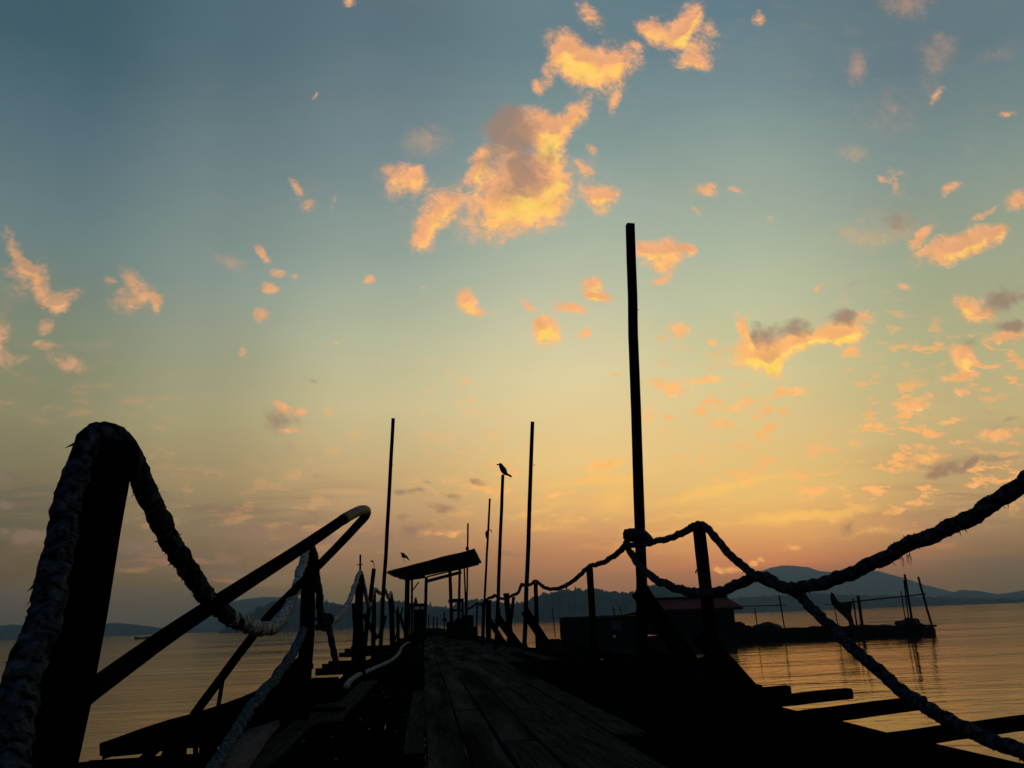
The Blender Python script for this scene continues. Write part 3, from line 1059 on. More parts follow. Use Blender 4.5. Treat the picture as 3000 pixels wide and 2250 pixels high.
ramp = empty('boarding_ramp', at(600, 2150, 5.2), 'dark tilted boarding ramp hanging over the water left of the jetty', 'ramp')
top = [(291, 2178, 4.95), (330, 2165, 4.95), (400, 2139, 5.0), (480, 2113, 5.1), (560, 2092, 5.2), (605, 2078, 5.3), (650, 2063, 5.4), (705, 2043, 5.55), (759, 2019, 5.75), (815, 1978, 6.1), (872, 1925, 6.5), (900, 1930, 6.6)]
bot = [(292, 2215, 4.95), (335, 2217, 4.95), (400, 2211, 5.0), (480, 2200, 5.1), (545, 2192, 5.2), (605, 2190, 5.3), (650, 2188, 5.4), (705, 2180, 5.55), (759, 2172, 5.75), (815, 2130, 6.1), (872, 2080, 6.5), (900, 2060, 6.6)]
bm = bmesh.new()
fr_t, fr_b = ramp_pts(top, 0), ramp_pts(bot, 0)
bk_t, bk_b = ramp_pts(top, .06), ramp_pts(bot, .06)
rings = [[bm.verts.new(p) for p in r] for r in zip(fr_t, fr_b, bk_b, bk_t)]
for a, b in zip(rings, rings[1:]):
    for k in range(4):
        bm.faces.new((a[k], a[(k+1) % 4], b[(k+1) % 4], b[k]))
bm.faces.new(rings[0][::-1]); bm.faces.new(rings[-1])
link('side_board', bm, 'wood', ramp)
# the ramp's floor runs back from the side board, a little lower than its top
bm = bmesh.new()
fl = [p - Vector((0, 0, .05)) for p in ramp_pts(top, .062)]
fb = [p + Vector((0, .32, -.05)) for p in ramp_pts(top, .06)]
rings = [[bm.verts.new(v) for v in (a, a-Vector((0, 0, .04)), b-Vector((0, 0, .04)), b)] for a, b in zip(fl, fb)]
for a, b in zip(rings, rings[1:]):
    for k in range(4):
        bm.faces.new((a[k], a[(k+1) % 4], b[(k+1) % 4], b[k]))
bm.faces.new(rings[0][::-1]); bm.faces.new(rings[-1])
link('floor_board', bm, 'wood', ramp)
for a, b, w in (((455, 2195, 5.1), (405, 2240, 5.1), .05), ((500, 2192, 5.15), (478, 2240, 5.15), .06), ((573, 2190, 5.2), (574, 2230, 5.2), .018), ((600, 2188, 5.25), (597, 2240, 5.25), .05), ((620, 2186, 5.25), (618, 2240, 5.25), .06)):
    bm = bmesh.new()
    timber(bm, at(*a), at(*b), w, .06, seg=3)
    link('strut', bm, 'wood', ramp)
bm = bmesh.new()
timber(bm, at(222, 2262, 5.0), at(660, 2228, 5.2), .085, .14, seg=10, xdir=Vector((0, 0, 1)))
timber(bm, at(256, 2246, 5.15), at(700, 2222, 5.3), .05, .14, seg=10, xdir=Vector((0, 0, 1)))
link('lower_beam', bm, 'wood', ramp)
for xx in (-1.95, -1.25):
    bm = bmesh.new()
    tube(bm, [Vector((xx, 5.25, -.25)), Vector((xx, 5.3, -2.4))], .05, 8, .1)
    link('leg', bm, 'wood', ramp)
bm = bmesh.new()
timber(bm, at(657, 1960, 5.35), at(640, 2070, 5.35), .022, .022, seg=5)
link('stake', bm, 'wood', ramp)

# bent pipe handrail
bm = bmesh.new()
pp = [(246, 2040, 2.22), (300, 1999, 2.3), (500, 1855, 2.75), (680, 1736, 3.15), (853, 1625, 3.7), (950, 1560, 4.15), (1010, 1519, 4.5), (1045, 1500, 4.7), (1066, 1494, 4.85), (1074, 1500, 4.98), (1069, 1514, 5.1), (1050, 1535, 5.22), (1015, 1573, 5.35), (961, 1629, 5.5), (852, 1739, 5.55), (787, 1806, 5.5), (717, 1894, 5.4), (650, 1984, 5.3), (583, 2074, 5.22), (560, 2108, 5.2)]
tube(bm, spline([at(*p) for p in pp], 6), .0265, 14)
hr = empty('bent_pipe_handrail', at(560, 2108, 5.2), 'bent black pipe rail curving up from the thick roped post and back to the ramp', 'handrail')
link('pipe', bm, 'pipe', hr, smooth=True)
bm = bmesh.new()
pq = spline([at(*p) for p in pp], 6)
sel = [p for p in pq if 4.45 < p.y < 4.95 and p.z > at(1010, 1530, 4.5).z]
tube(bm, sel, .0285, 14, lump=.06, ls=30)
link('yellow_bend', bm, 'pipeyellow', hr, smooth=True)  # paler yellow stretch at the top of the bend

# ------------------------------------------------------------------ posts, poles, braces
def post(name, a, b, w, label, group, mat='wood', round_=False, cat='post', d=None, seg=10, taper=1.08, jit=.05, low=None):
    """post from its sighted top a down to b, then on to the sea bed"""
    p, q = at(*a), at(*b)
    e = q + (q-p).normalized()*max(.1, (q.z-(low if low is not None else -2.3))/max(.2, (p-q).normalized().z))
    root = empty(name, e, label, cat, group)
    bm = bmesh.new()
    if round_:
        n = 14
        tube(bm, [p.lerp(e, i/n) for i in range(n+1)], w/2, 12, .12, ls=5)
    else:
        timber(bm, p, e, w, d or w, seg=max(seg, 16), jit=jit, taper=taper)
        ln, ax = (e-p).length, (e-p).normalized()
        for v in bm.verts:                    # slight natural bow
            t = (v.co-p).dot(ax)/ln
            v.co.x += .001*ln*math.sin(math.pi*t)*(1 if len(name) % 2 else -1) + 0.2*w*nz((t*3.2*ln*.4, w*40, p.x)) * min(1, t*5)
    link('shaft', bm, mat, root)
    return root, p, e


def nail(root, px, py, Y, dx, r=.005):
    bm = bmesh.new()
    a = at(px, py, Y)
    tube(bm, [a, a + Vector((dx, 0, .004))], r, 6)
    link('nail', bm, 'metal', root)


def brace(root, a, b, w, d=.07, mat='wood'):
    bm = bmesh.new()
    timber(bm, at(*a), at(*b), w, d, seg=6, xdir=Vector((1, 0, 0)))
    return link('brace', bm, mat, root)


GP = 'rope posts along the jetty'
GT = 'tall poles rising above the jetty'
postA, pA, _ = post('rope_post', (322, 1296, 2.2), (160, 2130, 2.2), .108, 'thick black post nearest the camera with shaggy rope draped over its top', GP, d=.1, jit=.04)
postB, pB, _ = post('rope_post', (905, 1606, 6.72), (893, 1960, 6.75), .1, 'black post crossed by the bent pipe rail on the left', GP, taper=1.0)
postC, _, _ = post('rope_post', (1055, 1684, 12), (1047, 1860, 12.1), .11, 'pointed left post with pale rope and a thin cross stick on top', GP)
postE, _, _ = post('rope_post', (1095, 1733, 15), (1094, 1860, 15), .075, 'slim left post holding rope just left of the tall left pole', GP)
postG, _, _ = post('rope_post', (1144, 1740, 20), (1149, 1850, 20), .11, 'small left post with rope loop just right of the tall left pole', GP, taper=1.3)
post('rope_post', (1163, 1770, 24), (1166, 1850, 24), .07, 'small pointed left post nearest the shelter', GP, taper=2.2)
post('stump_post', (1046, 1766, 11.2), (1052, 1880, 11.2), .125, 'short flat topped stump in front of the cross stick post', GP)
bm = bmesh.new()
stick, _, _ = post('cross_stick', (1056, 1625, 12), (1054, 1690, 12), .026, 'thin upright stick with a short crossbar on the pointed left post', None, cat='stick', low=1.1)
bm = bmesh.new()
timber(bm, at(1045, 1655, 12), at(1063, 1654, 12), .012, .012, seg=2)
link('crossbar', bm, 'metal', stick)
postD, _, _ = post('leaning_pole', (1095, 1668, 13.4), (1074, 1850, 13.0), .06, 'leaning stake with a bent wire on top, left of the tall left pole', GT, cat='pole')
bm = bmesh.new()
tube(bm, spline([at(1095, 1668, 13.4), at(1096, 1658, 13.4), at(1094, 1649, 13.4), at(1090, 1645, 13.4)], 4), .006, 6)
lump(bm, at(1090, 1644, 13.4), .028, .02, .014, 2)
link('bent_wire', bm, 'metal', postD)
for (a, b, Y, w, lb) in (((1180, 1779), (1165, 1842), 27, .05, 'thin leaning stake beside the left shelter posts'),):
    post('leaning_stake', (*a, Y), (*b, Y), w, lb, GT, cat='stake')

pole1, _, _ = post('tall_pole', (1152, 1226, 15), (1116, 1852, 15), .062, 'tall slim pole left of the shelter, taller than the bird pole', GT, cat='pole', jit=.03)
nail(pole1, 1149, 1364, 15, .03)
bigp, _, _ = post('tall_pole', (1846, 658, 8.9), (1879, 1850, 8.9), .098, 'tallest and thickest square pole with rope knotted round it', GT, cat='pole', jit=.03, d=.09)
nail(bigp, 1864, 908, 8.9, .03)
brace(bigp, (1872, 1730, 8.93), (2055, 1990, 9.15), .19)
pole3, _, _ = post('tall_pole', (1560, 1236, 17), (1536, 1870, 17), .074, 'tall pole with a small nail, between the bird pole and the thickest pole', GT, cat='pole', jit=.03, taper=1.2)
nail(pole3, 1562, 1363, 17, .045, .006)
brace(pole3, (1538, 1790, 17.1), (1625, 1926, 17.3), .18)
pole4, pb4, _ = post('tall_pole', (1473, 1392, 19), (1454, 1862, 19), .07, 'pole with a bird perched on its top', GT, cat='pole', jit=.04, taper=1.15)
brace(pole4, (1457, 1809, 19.1), (1535, 1912, 19.3), .17)
bm = bmesh.new()
timber(bm, at(1464, 1782, 19.3), at(1465, 1815, 19.3), .03, .03, seg=2)
link('stub', bm, 'wood', pole4)
pole5, _, _ = post('tall_pole', (1435, 1461, 24), (1413, 1862, 24), .056, 'thin pole with a lump and a hook partway up, left of the bird pole', GT, cat='pole', taper=1.3)
bm = bmesh.new()
tube(bm, spline([at(1424, 1562, 24), at(1432, 1553, 24), at(1438, 1553, 24), at(1440, 1560, 24)], 4), .014, 6)
lump(bm, at(1425.5, 1566, 24), .04, .04, .12, 2)
link('hook', bm, 'metal', pole5)
pole6, _, _ = post('tall_pole', (1371, 1533, 38), (1366, 1850, 38), .075, 'thin pole rising behind the high end of the shelter roof', GT, cat='pole')
bm = bmesh.new()
lump(bm, at(1369, 1607, 37.9), .07, .06, .1, 2)
link('lump', bm, 'wood', pole6)

postH, _, _ = post('rope_post', (2048, 1547, 6.72), (2092, 1960, 6.75), .105, 'right post with rope over its top, standing before the red tiled hut', GP, round_=True)
brace(postH, (2050, 1862, 6.8), (2262, 2098, 6.9), .15, .07)
bm = bmesh.new()
tube(bm, spline([at(2044, 1668, 6.66), at(2040, 1672, 6.6), at(2038, 1679, 6.58)], 4), .006, 6)
link('nail', bm, 'metal', postH)
postI, _, _ = post('rope_post', (1727, 1663, 12), (1743, 1930, 12.05), .1, 'right post with rope standing in front of the dark cabin', GP, round_=True)
postJ, _, _ = post('rope_post', (1569, 1708, 17.4), (1575, 1880, 17.4), .08, 'right post with rope beside the tall nailed pole', GP)
post('rope_post', (1505, 1748, 20), (1491, 1860, 20), .07, 'leaning right post beside the flat capped post', GP, taper=1.15)
cp, _, _ = post('capped_post', (1483, 1744, 21), (1495, 1862, 21), .125, 'dark post with a wide flat cap right of the bird pole', GP, taper=1.1)
bm = bmesh.new()
timber(bm, at(1483, 1738, 21), at(1483.5, 1747, 21), .15, .15, seg=2, taper=.85)
link('cap', bm, 'wood', cp)
post('rope_post', (1431, 1758, 24), (1431, 1862, 24), .15, 'thick post under the rope between the hooked pole and the bird pole', GP, round_=True)
post('rope_post', (1398, 1768, 28), (1396, 1845, 28), .05, 'slim post under the rope right of the shelter', GP)
bx, _, _ = post('rope_post', (1417, 1768, 23), (1415, 1865, 23), .09, 'short post at the foot of the hooked pole', GP)
brace(bx, (1430, 1811, 24.2), (1480, 1892, 24.5), .15)

# far small railing posts beyond the shelter
for i, (px, py, Y) in enumerate(((1256, 1800, 62), (1270, 1806, 68), (1281, 1809, 74), (1302, 1793, 62))):
    bm = bmesh.new()
    a, b = at(px, py, Y), at(px-1, 1842, Y)
    timber(bm, a, Vector((b.x, b.y, -2)), .1, .1, seg=4)
    if i == 3:
        timber(bm, at(1296, 1816, Y), at(1309, 1815, Y), .2, .1, seg=2, xdir=Vector((0, 0, 1)))
    tag(link('railing_post', bm, 'wood'), ('tiny far railing post seen under the shelter, nearest its left legs', 'tiny far railing post seen under the shelter, second from the left', 'tiny far railing post seen under the shelter, third from the left', 'taller tiny far post with a crosspiece seen under the shelter')[i], 'post', 'far railing posts seen under the shelter')

# jumble of old timbers against the foot of the tall pole
tp = empty('timber_pile', (2.7, 8.3, -.05), 'jumble of dark old timbers heaped round the foot of the tallest pole', 'timber pile')
for a, b, w, d in (((2.42, 7.3, .0), (2.62, 10.2, .07), .12, .1), ((2.62, 7.6, .02), (2.5, 9.9, .12), .1, .12), ((2.8, 7.9, -.02), (2.95, 11, .02), .14, .1), ((2.3, 8.2, .06), (3.15, 8.9, .05), .1, .1), ((2.45, 9.6, .05), (3.2, 9.3, .1), .12, .09), ((2.55, 8.4, .12), (2.72, 10.4, .2), .1, .08), ((2.5, 10.2, .02), (2.8, 13.5, .06), .14, .12), ((2.38, 11.2, .08), (3.0, 11.8, .05), .1, .1), ((2.45, 7.5, -.1), (3.0, 7.7, -.08), .12, .12), ((2.5, 12.5, .05), (2.62, 16, .16), .14, .1)):
    bm = bmesh.new()
    timber(bm, Vector(a), Vector(b), w, d, seg=6, jit=.12, xdir=Vector((0, 0, 1)))
    link('beam', bm, 'wood', tp)
# broken planks leaning at the left edge
for i, (a, b, w, lb) in enumerate((((1064, 1800, 12.6), (1104, 1870, 12.2), .06, 'short dark plank leaning at the foot of the pointed left post'), ((1128, 1805, 18), (1112, 1868, 17.6), .08, 'dark broken plank leaning beside the tall left pole'), ((1172, 1800, 25), (1186, 1852, 24.5), .07, 'dark broken plank leaning against the left shelter side'))):
    bm = bmesh.new()
    timber(bm, at(*b), at(*a), w, .03, seg=4, jit=.1)
    tag(link('broken_plank', bm, 'wood'), lb, 'plank', 'broken planks along the left edge')
# pale chips and shells lying on the old left boards
bm = bmesh.new()
for k in range(30):
    y = rnd.uniform(3.2, 10)
    c = Vector((rnd.uniform(-1.05, .35), y, .004))
    lump(bm, c, rnd.uniform(.003, .011), rnd.uniform(.003, .011), .003, 1, .3)
struct(link('litter', bm, 'ropepale'), 'stuff')

# ------------------------------------------------------------------ ropes
GR = 'ropes strung along the jetty posts'
RR = .029
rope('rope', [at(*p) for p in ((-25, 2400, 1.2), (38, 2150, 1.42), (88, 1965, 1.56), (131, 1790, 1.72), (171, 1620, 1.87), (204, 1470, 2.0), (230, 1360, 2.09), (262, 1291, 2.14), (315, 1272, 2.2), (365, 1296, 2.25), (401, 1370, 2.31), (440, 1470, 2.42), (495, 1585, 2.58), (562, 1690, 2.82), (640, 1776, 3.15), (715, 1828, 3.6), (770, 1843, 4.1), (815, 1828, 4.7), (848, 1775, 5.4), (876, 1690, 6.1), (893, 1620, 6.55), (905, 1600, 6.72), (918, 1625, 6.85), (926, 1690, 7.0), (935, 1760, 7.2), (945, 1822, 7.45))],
     RR, 'rope', 'shaggy thick rope draped over the nearest left post and sagging to the pipe', 3, 1.3, GR, pale_y=(3.35, 6.75))
rope('rope', [at(*p) for p in ((930, 1800, 7.5), (950, 1838, 7.6), (975, 1822, 8.3), (1003, 1796, 9.2), (1030, 1745, 10.6), (1046, 1693, 11.7), (1055, 1677, 12.0), (1063, 1700, 12.2), (1072, 1745, 12.6), (1081, 1775, 13.0), (1089, 1745, 14.0), (1095, 1727, 14.9), (1103, 1729, 15.4), (1113, 1738, 16.2), (1122, 1736, 17.2), (1129, 1729, 18.2), (1134, 1742, 18.8), (1139, 1753, 19.3), (1145, 1736, 20.0), (1150, 1760, 20.6), (1156, 1790, 22), (1163, 1774, 24), (1172, 1815, 26))],
     .028, 'ropepale', 'pale rope looping over the small left posts towards the shelter', 5, .6, GR, step=.02)
# knot with its hanging end at the foot of the second left span
kn = empty('rope_knot', at(948, 1830, 7.5), 'dark knotted rope end hanging beside the pipe crossed post', 'rope')
bm = bmesh.new()
kc = at(950, 1826, 7.5)
rope_mesh(bm, [kc + Vector(v)*.055 for v in ((-1, 0, .6), (0, -1, .9), (1, 0, .4), (.2, 1, -.3), (-1, .3, -.6), (-.2, -1, -.2), (.9, -.3, .6), (.6, .9, 1))], .026, seed=8, fray=1)
link('knot', bm, 'rope', kn, smooth=True)
bm = bmesh.new()
rope_mesh(bm, [at(*p) for p in ((955, 1822, 7.45), (966, 1852, 7.5), (976, 1895, 7.5), (983, 1935, 7.5), (986, 1972, 7.5))], .026, seed=9, fray=1)
link('hanging_end', bm, 'rope', kn, smooth=True)
rope('rope', [at(*p) for p in ((893, 1845, 6.66), (880, 1868, 6.5), (858, 1908, 6.2), (830, 1955, 5.85), (788, 2010, 5.4), (742, 2070, 5.0), (700, 2135, 4.62), (660, 2205, 4.3), (625, 2262, 4.02), (590, 2330, 3.75))],
     .029, 'ropeblue', 'blue grey rope slanting down from the pipe crossed post to the deck edge', 12, .5, GR)
rope('deck_rope', [onz(px, py, .03) for px, py in ((1015, 2012), (1024, 1996), (1050, 1978), (1075, 1968), (1098, 1957), (1130, 1943), (1155, 1929), (1170, 1912), (1178, 1895), (1192, 1884), (1200, 1882))],
     .024, 'ropepale', 'thin pale rope lying loose on the left part of the deck', 14, .6, None)

# right: a line over the posts, a second hanging in front of it
XP = 2.37


def onx(px, py, X):
    d = ray(px, py)
    return CAM + d*(X/d.x)


rope('rope', [at(*p) for p in ((1366, 1787, 32), (1385, 1777, 29.5), (1397, 1767, 28.2), (1406, 1771, 26.5), (1418, 1765, 25), (1430, 1753, 24), (1444, 1749, 21.5), (1450, 1744, 20.4), (1462, 1752, 20.5), (1476, 1753, 20.7), (1490, 1750, 20.7), (1505, 1742, 20), (1518, 1736, 19.2), (1528, 1714, 18.3), (1540, 1715, 17.3), (1556, 1711, 17.4), (1568, 1702, 17.4), (1582, 1712, 16.8), (1605, 1724, 15.9), (1632, 1724, 15.0), (1665, 1712, 14.0), (1700, 1684, 12.8), (1727, 1660, 12.0), (1760, 1650, 11.3), (1795, 1632, 10.3), (1826, 1604, 9.2), (1838, 1584, 8.85))],
     .03, 'rope', 'dark rope running over the right posts from the shelter to the knotted pole', 21, 1.1, GR, step=.02)
rope('rope', [at(*p) for p in ((1840, 1596, 8.8), (1875, 1594, 8.76), (1930, 1583, 8.3), (1985, 1567, 7.6), (2025, 1546, 6.9), (2048, 1538, 6.72), (2075, 1553, 6.6), (2115, 1600, 6.4), (2170, 1656, 6.1), (2220, 1692, 5.85), (2270, 1712, 5.6), (2320, 1730, 5.3), (2380, 1782, 4.95), (2450, 1850, 4.6), (2530, 1930, 4.25), (2640, 2022, 3.9), (2760, 2098, 3.6), (2890, 2160, 3.36), (3010, 2205, 3.15), (3200, 2270, 2.9))],
     .029, 'rope', 'dark mottled rope from the knotted pole over the right post down to the corner beam', 22, 1.0, GR)
rope('rope', [at(*p) for p in ((1835, 1590, 8.78), (1850, 1625, 8.72), (1885, 1668, 8.4), (1930, 1703, 7.8), (1985, 1725, 7.2), (2050, 1737, 6.55), (2120, 1728, 6.1), (2180, 1704, 5.8), (2225, 1690, 5.55), (2262, 1702, 5.35), (2305, 1722, 5.15), (2370, 1719, 4.85), (2480, 1685, 4.45), (2620, 1620, 4.05), (2760, 1555, 3.7), (2890, 1482, 3.42), (3010, 1405, 3.2), (3150, 1300, 2.95))],
     .034, 'rope', 'thick hairy rope sagging from the knotted pole and rising to the right', 23, 1.2, GR)
bm = bmesh.new()
c = at(1868, 1572, 8.9)
pts = []
for i in range(40):
    a = i/40*2*math.pi*2.6
    pts.append(c + Vector((.112*math.cos(a) - .01, .1*math.sin(a), .035 - .05*i/40 + .035*math.cos(a+2.6))))
rope_mesh(bm, pts, .034, seed=31, fray=.6)
kk = empty('rope_knot', c, 'dark coil of rope wound round the tallest pole', 'rope')
link('coil', bm, 'rope', kk, smooth=True)
bm = bmesh.new()
rope_mesh(bm, [at(*p) for p in ((1862, 1562, 8.76), (1885, 1567, 8.72), (1902, 1577, 8.7), (1908, 1590, 8.72))], .033, seed=33, fray=.5)
link('knot', bm, 'rope', kk, smooth=True)

# tufts hanging from the right rope
bm = bmesh.new()
rr2 = random.Random(3)
for i in range(9):
    a = at(2650+rr2.uniform(-14, 14), 1622+rr2.uniform(-6, 4), 4.0)
    tube(bm, [a, a+Vector((rr2.uniform(-.01, .01), 0, -.03)), a+Vector((rr2.uniform(-.02, .02), 0, -rr2.uniform(.03, .075)))], [.0018, .0013, .0006], 4)
tag(link('rope_fringe', bm, 'rope'), 'wisp of loose fibres hanging under the thick right rope', 'fibres')
# ------------------------------------------------------------------ shelter on the jetty
sh = empty('shelter', (0.6, 34, 0), 'open shelter with a slanting sheet roof on posts across the jetty', 'shelter')
A, B, C_, D_ = at(1131, 1677, 31), at(1391, 1609, 31), at(1411, 1648, 37), at(1187, 1698, 37)
bm = bmesh.new()
nu, nv = 60, 8
rows = []
for i in range(nu+1):
    u = i/nu
    a, b = A.lerp(B, u), D_.lerp(C_, u)
    for_row = []
    for j in range(nv+1):
        p = a.lerp(b, j/nv)
        if i == 0:
            p = p + Vector((.05*nz((j*2.3, 1, 1)), 0, 0))
        for_row.append(p)
    rows.append(for_row)
corr = lambda j, p: p
verts_t, verts_b = [], []
nv2 = 48
for i in range(nu+1):
    u = i/nu
    a, b = A.lerp(B, u), D_.lerp(C_, u)
    rt, rb = [], []
    for j in range(nv2+1):
        t = j/nv2
        p = a.lerp(b, t) + Vector((0, 0, .03*math.cos(j*math.pi/2) - .03*nz((u*4, t*4, 2))))
        if i == 0:
            p += Vector((.1*nz((t*6, 0, 3)) + .04*math.cos(j*math.pi/2), 0, 0))
        rt.append(bm.verts.new(p))
        rb.append(bm.verts.new(p - Vector((0, 0, .02))))
    verts_t.append(rt); verts_b.append(rb)
for i in range(nu):
    for j in range(nv2):
        bm.faces.new((verts_t[i][j], verts_t[i+1][j], verts_t[i+1][j+1], verts_t[i][j+1]))
        bm.faces.new((verts_b[i][j], verts_b[i][j+1], verts_b[i+1][j+1], verts_b[i+1][j]))
for i in range(nu):
    bm.faces.new((verts_t[i][0], verts_b[i][0], verts_b[i+1][0], verts_t[i+1][0]))
    bm.faces.new((verts_t[i][nv2], verts_t[i+1][nv2], verts_b[i+1][nv2], verts_b[i][nv2]))
for j in range(nv2):
    bm.faces.new((verts_t[0][j], verts_t[0][j+1], verts_b[0][j+1], verts_b[0][j]))
    bm.faces.new((verts_t[nu][j], verts_b[nu][j], verts_b[nu][j+1], verts_t[nu][j+1]))
link('roof', bm, 'roof', sh)


def sbar(name, a, b, w, d=.08, mat='wood'):
    bm = bmesh.new()
    timber(bm, at(*a), at(*b), w, d, seg=5, xdir=Vector((0, 0, 1)) if abs(at(*a).z-at(*b).z) < 1.5 else None)
    link(name, bm, mat, sh)


def sleg(a, b, w):
    bm = bmesh.new()
    p, q = at(*a), at(*b)
    timber(bm, p, Vector((q.x, q.y, -.3)), w, w, seg=6)
    link('leg', bm, 'wood', sh)


sbar('purlin', (1250, 1690, 35), (1403, 1653, 35), .06)
sbar('purlin', (1192, 1690, 32.4), (1396, 1636, 32.4), .07)
sbar('beam', (1250, 1703, 35), (1352, 1676, 35), .13)
sbar('beam', (1190, 1697, 33), (1246, 1689, 33), .12)
sleg((1194, 1696, 33), (1189, 1850, 33), .18)
sleg((1207, 1698, 36), (1206, 1850, 36), .09)
sleg((1249, 1690, 35), (1243, 1850, 35), .13)
sleg((1318, 1672, 34), (1325, 1850, 34), .13)
sleg((1347, 1660, 35), (1342, 1850, 35), .1)
sleg((1360, 1660, 36), (1368, 1850, 36), .07)
sbar('strut', (1210, 1728, 35), (1227, 1705, 35), .05)
# dark counter, kettle and boxes in the shelter
ct = empty('counter', at(1228, 1850, 34), 'dark boxy counter under the left half of the shelter roof', 'counter')
bm = bmesh.new()
a, b = at(1211, 1786, 34), at(1249, 1850, 34)
box(bm, (a.x, 33.6, -.02), (b.x, 34.4, a.z), .02)
link('body', bm, 'wall', ct)
bm = bmesh.new()
a, b = at(1190, 1770, 34), at(1242, 1776, 34)
box(bm, (a.x, 33.5, b.z), (b.x, 34.5, a.z), .01)
link('top', bm, 'wood', ct)
for px in (1200, 1213, 1231):
    bm = bmesh.new()
    a, b = at(px, 1776, 33.8), at(px, 1850, 33.8)
    timber(bm, a, Vector((b.x, b.y, -.02)), .06, .06, seg=3)
    link('leg', bm, 'wood', ct)
bm = bmesh.new()
a = at(1218, 1771, 34)
tube(bm, [a, a+Vector((0, 0, .12)), a+Vector((0, 0, .2)), a+Vector((0, 0, .27))], [.075, .07, .045, .04], 10)
tag(link('jar', bm, 'metal'), 'dark jar standing on the counter under the shelter', 'jar')
tb = empty('bench_table', at(1337, 1850, 33.5), 'small dark table between the right shelter legs', 'table')
bm = bmesh.new()
a, b = at(1316, 1755, 33.5), at(1358, 1763, 33.5)
box(bm, (a.x, 33.2, b.z), (b.x, 34.6, a.z), .015)
link('top', bm, 'wood', tb)
bm = bmesh.new()
a, b = at(1326, 1786, 33.5), at(1352, 1790, 33.5)
box(bm, (a.x, 33.3, b.z), (b.x, 34.2, a.z), .01)
link('shelf', bm, 'wood', tb)
for px, yy in ((1320, 33.4), (1343, 33.3), (1355, 33.5)):
    bm = bmesh.new()
    a, b = at(px, 1762, yy), at(px, 1850, yy)
    timber(bm, a, Vector((b.x, b.y, -.02)), .08, .08, seg=4)
    link('leg', bm, 'wood', tb)
for i, (x0, x1, y0, Y, lb) in enumerate(((1310, 1336, 1822, 33, 'low dark crate on the deck at the foot of the right shelter leg'), (1336, 1362, 1812, 31, 'dark crate on the deck under the small table'), (1356, 1387, 1803, 30, 'tallest dark crate stacked outside the right shelter leg'), (1380, 1398, 1836, 29, 'rightmost low dark crate outside the shelter'))):
    bm = bmesh.new()
    a, b = at(x0, y0, Y), at(x1, 1850, Y)
    box(bm, (a.x, Y, -.02), (b.x, Y+.7, a.z), .03)
    bmesh.ops.bevel(bm, geom=bm.edges[:], offset=.03, segments=1)
    o = tag(link('crate', bm, 'wall'), lb, 'crate', 'dark crates by the shelter')

# ------------------------------------------------------------------ birds
def bird_perched():
    Y = 19
    root = empty('bird', pb4, 'black bird perched on top of a pole, beak to the left', 'bird')
    bm = bmesh.new()
    # body line from bill to rump; radii taken from the outline
    line = [(1461.5, 1361, .01), (1464, 1361, .04), (1466.5, 1363, .05), (1469.5, 1368, .054), (1473, 1374, .07), (1477, 1380, .07), (1481, 1386, .05), (1486, 1391, .026)]
    P = [at(px, py, Y) for px, py, _ in line]
    Rr = [r for _, _, r in line]
    pts, rad = [], []
    sp = spline(P, 5)
    for i, p in enumerate(sp):
        t = i/5
        k = min(int(t), len(Rr)-2)
        pts.append(p)
        rad.append(Rr[k] + (Rr[k+1]-Rr[k])*(t-k))
    tube(bm, pts, rad, 12)
    link('body', bm, 'bird', root, smooth=True)
    bm = bmesh.new()
    tube(bm, [at(1463, 1361, Y), at(1458, 1361.3, Y), at(1453, 1361.5, Y)], [.022, .014, .003], 8)
    link('beak', bm, 'bird', root)
    bm = bmesh.new()
    a, b = at(1481, 1386, Y), at(1499, 1397, Y)
    timber(bm, a, b, .05, .045, seg=3, taper=.85)
    link('tail', bm, 'bird', root)
    for dx in (-.012, .012):
        bm = bmesh.new()
        tube(bm, [at(1475, 1384, Y)+Vector((dx, dx, 0)), at(1474, 1393, Y)+Vector((dx, dx, 0))], .009, 6)
        link('leg', bm, 'bird', root)


bird_perched()
fb = empty('bird', at(1178, 1632, 25), 'small black bird in flight above the shelter roof, wings down', 'bird')
def FB(x, y, Y=25):
    return at(1180 + (x-1180)*1.35, 1634 + (y-1634)*1.3 - 2, Y)


bm = bmesh.new()
tube(bm, spline([FB(1176, 1624), FB(1179.5, 1627.5), FB(1183, 1632), FB(1186, 1634)], 4), [.025]*4+[.055]*4+[.055]*4+[.02], 10)
link('body', bm, 'bird', fb, smooth=True)
for w in (((1178, 1626), (1180, 1636), (1187, 1647), (1184, 1644), (1177, 1632)), ((1182, 1627), (1190, 1632), (1196, 1643), (1193, 1641), (1185, 1635))):
    bm = bmesh.new()
    hexa(bm, [FB(x, y, 24.96) for x, y in w], [FB(x, y, 25.04) for x, y in w])
    link('wing', bm, 'bird', fb)

# ------------------------------------------------------------------ raft with huts
YR = 56
raft = empty('raft', (22, 58, ZW), 'long low floating raft of dark logs on the right with huts and poles', 'raft')
rz = random.Random(9)


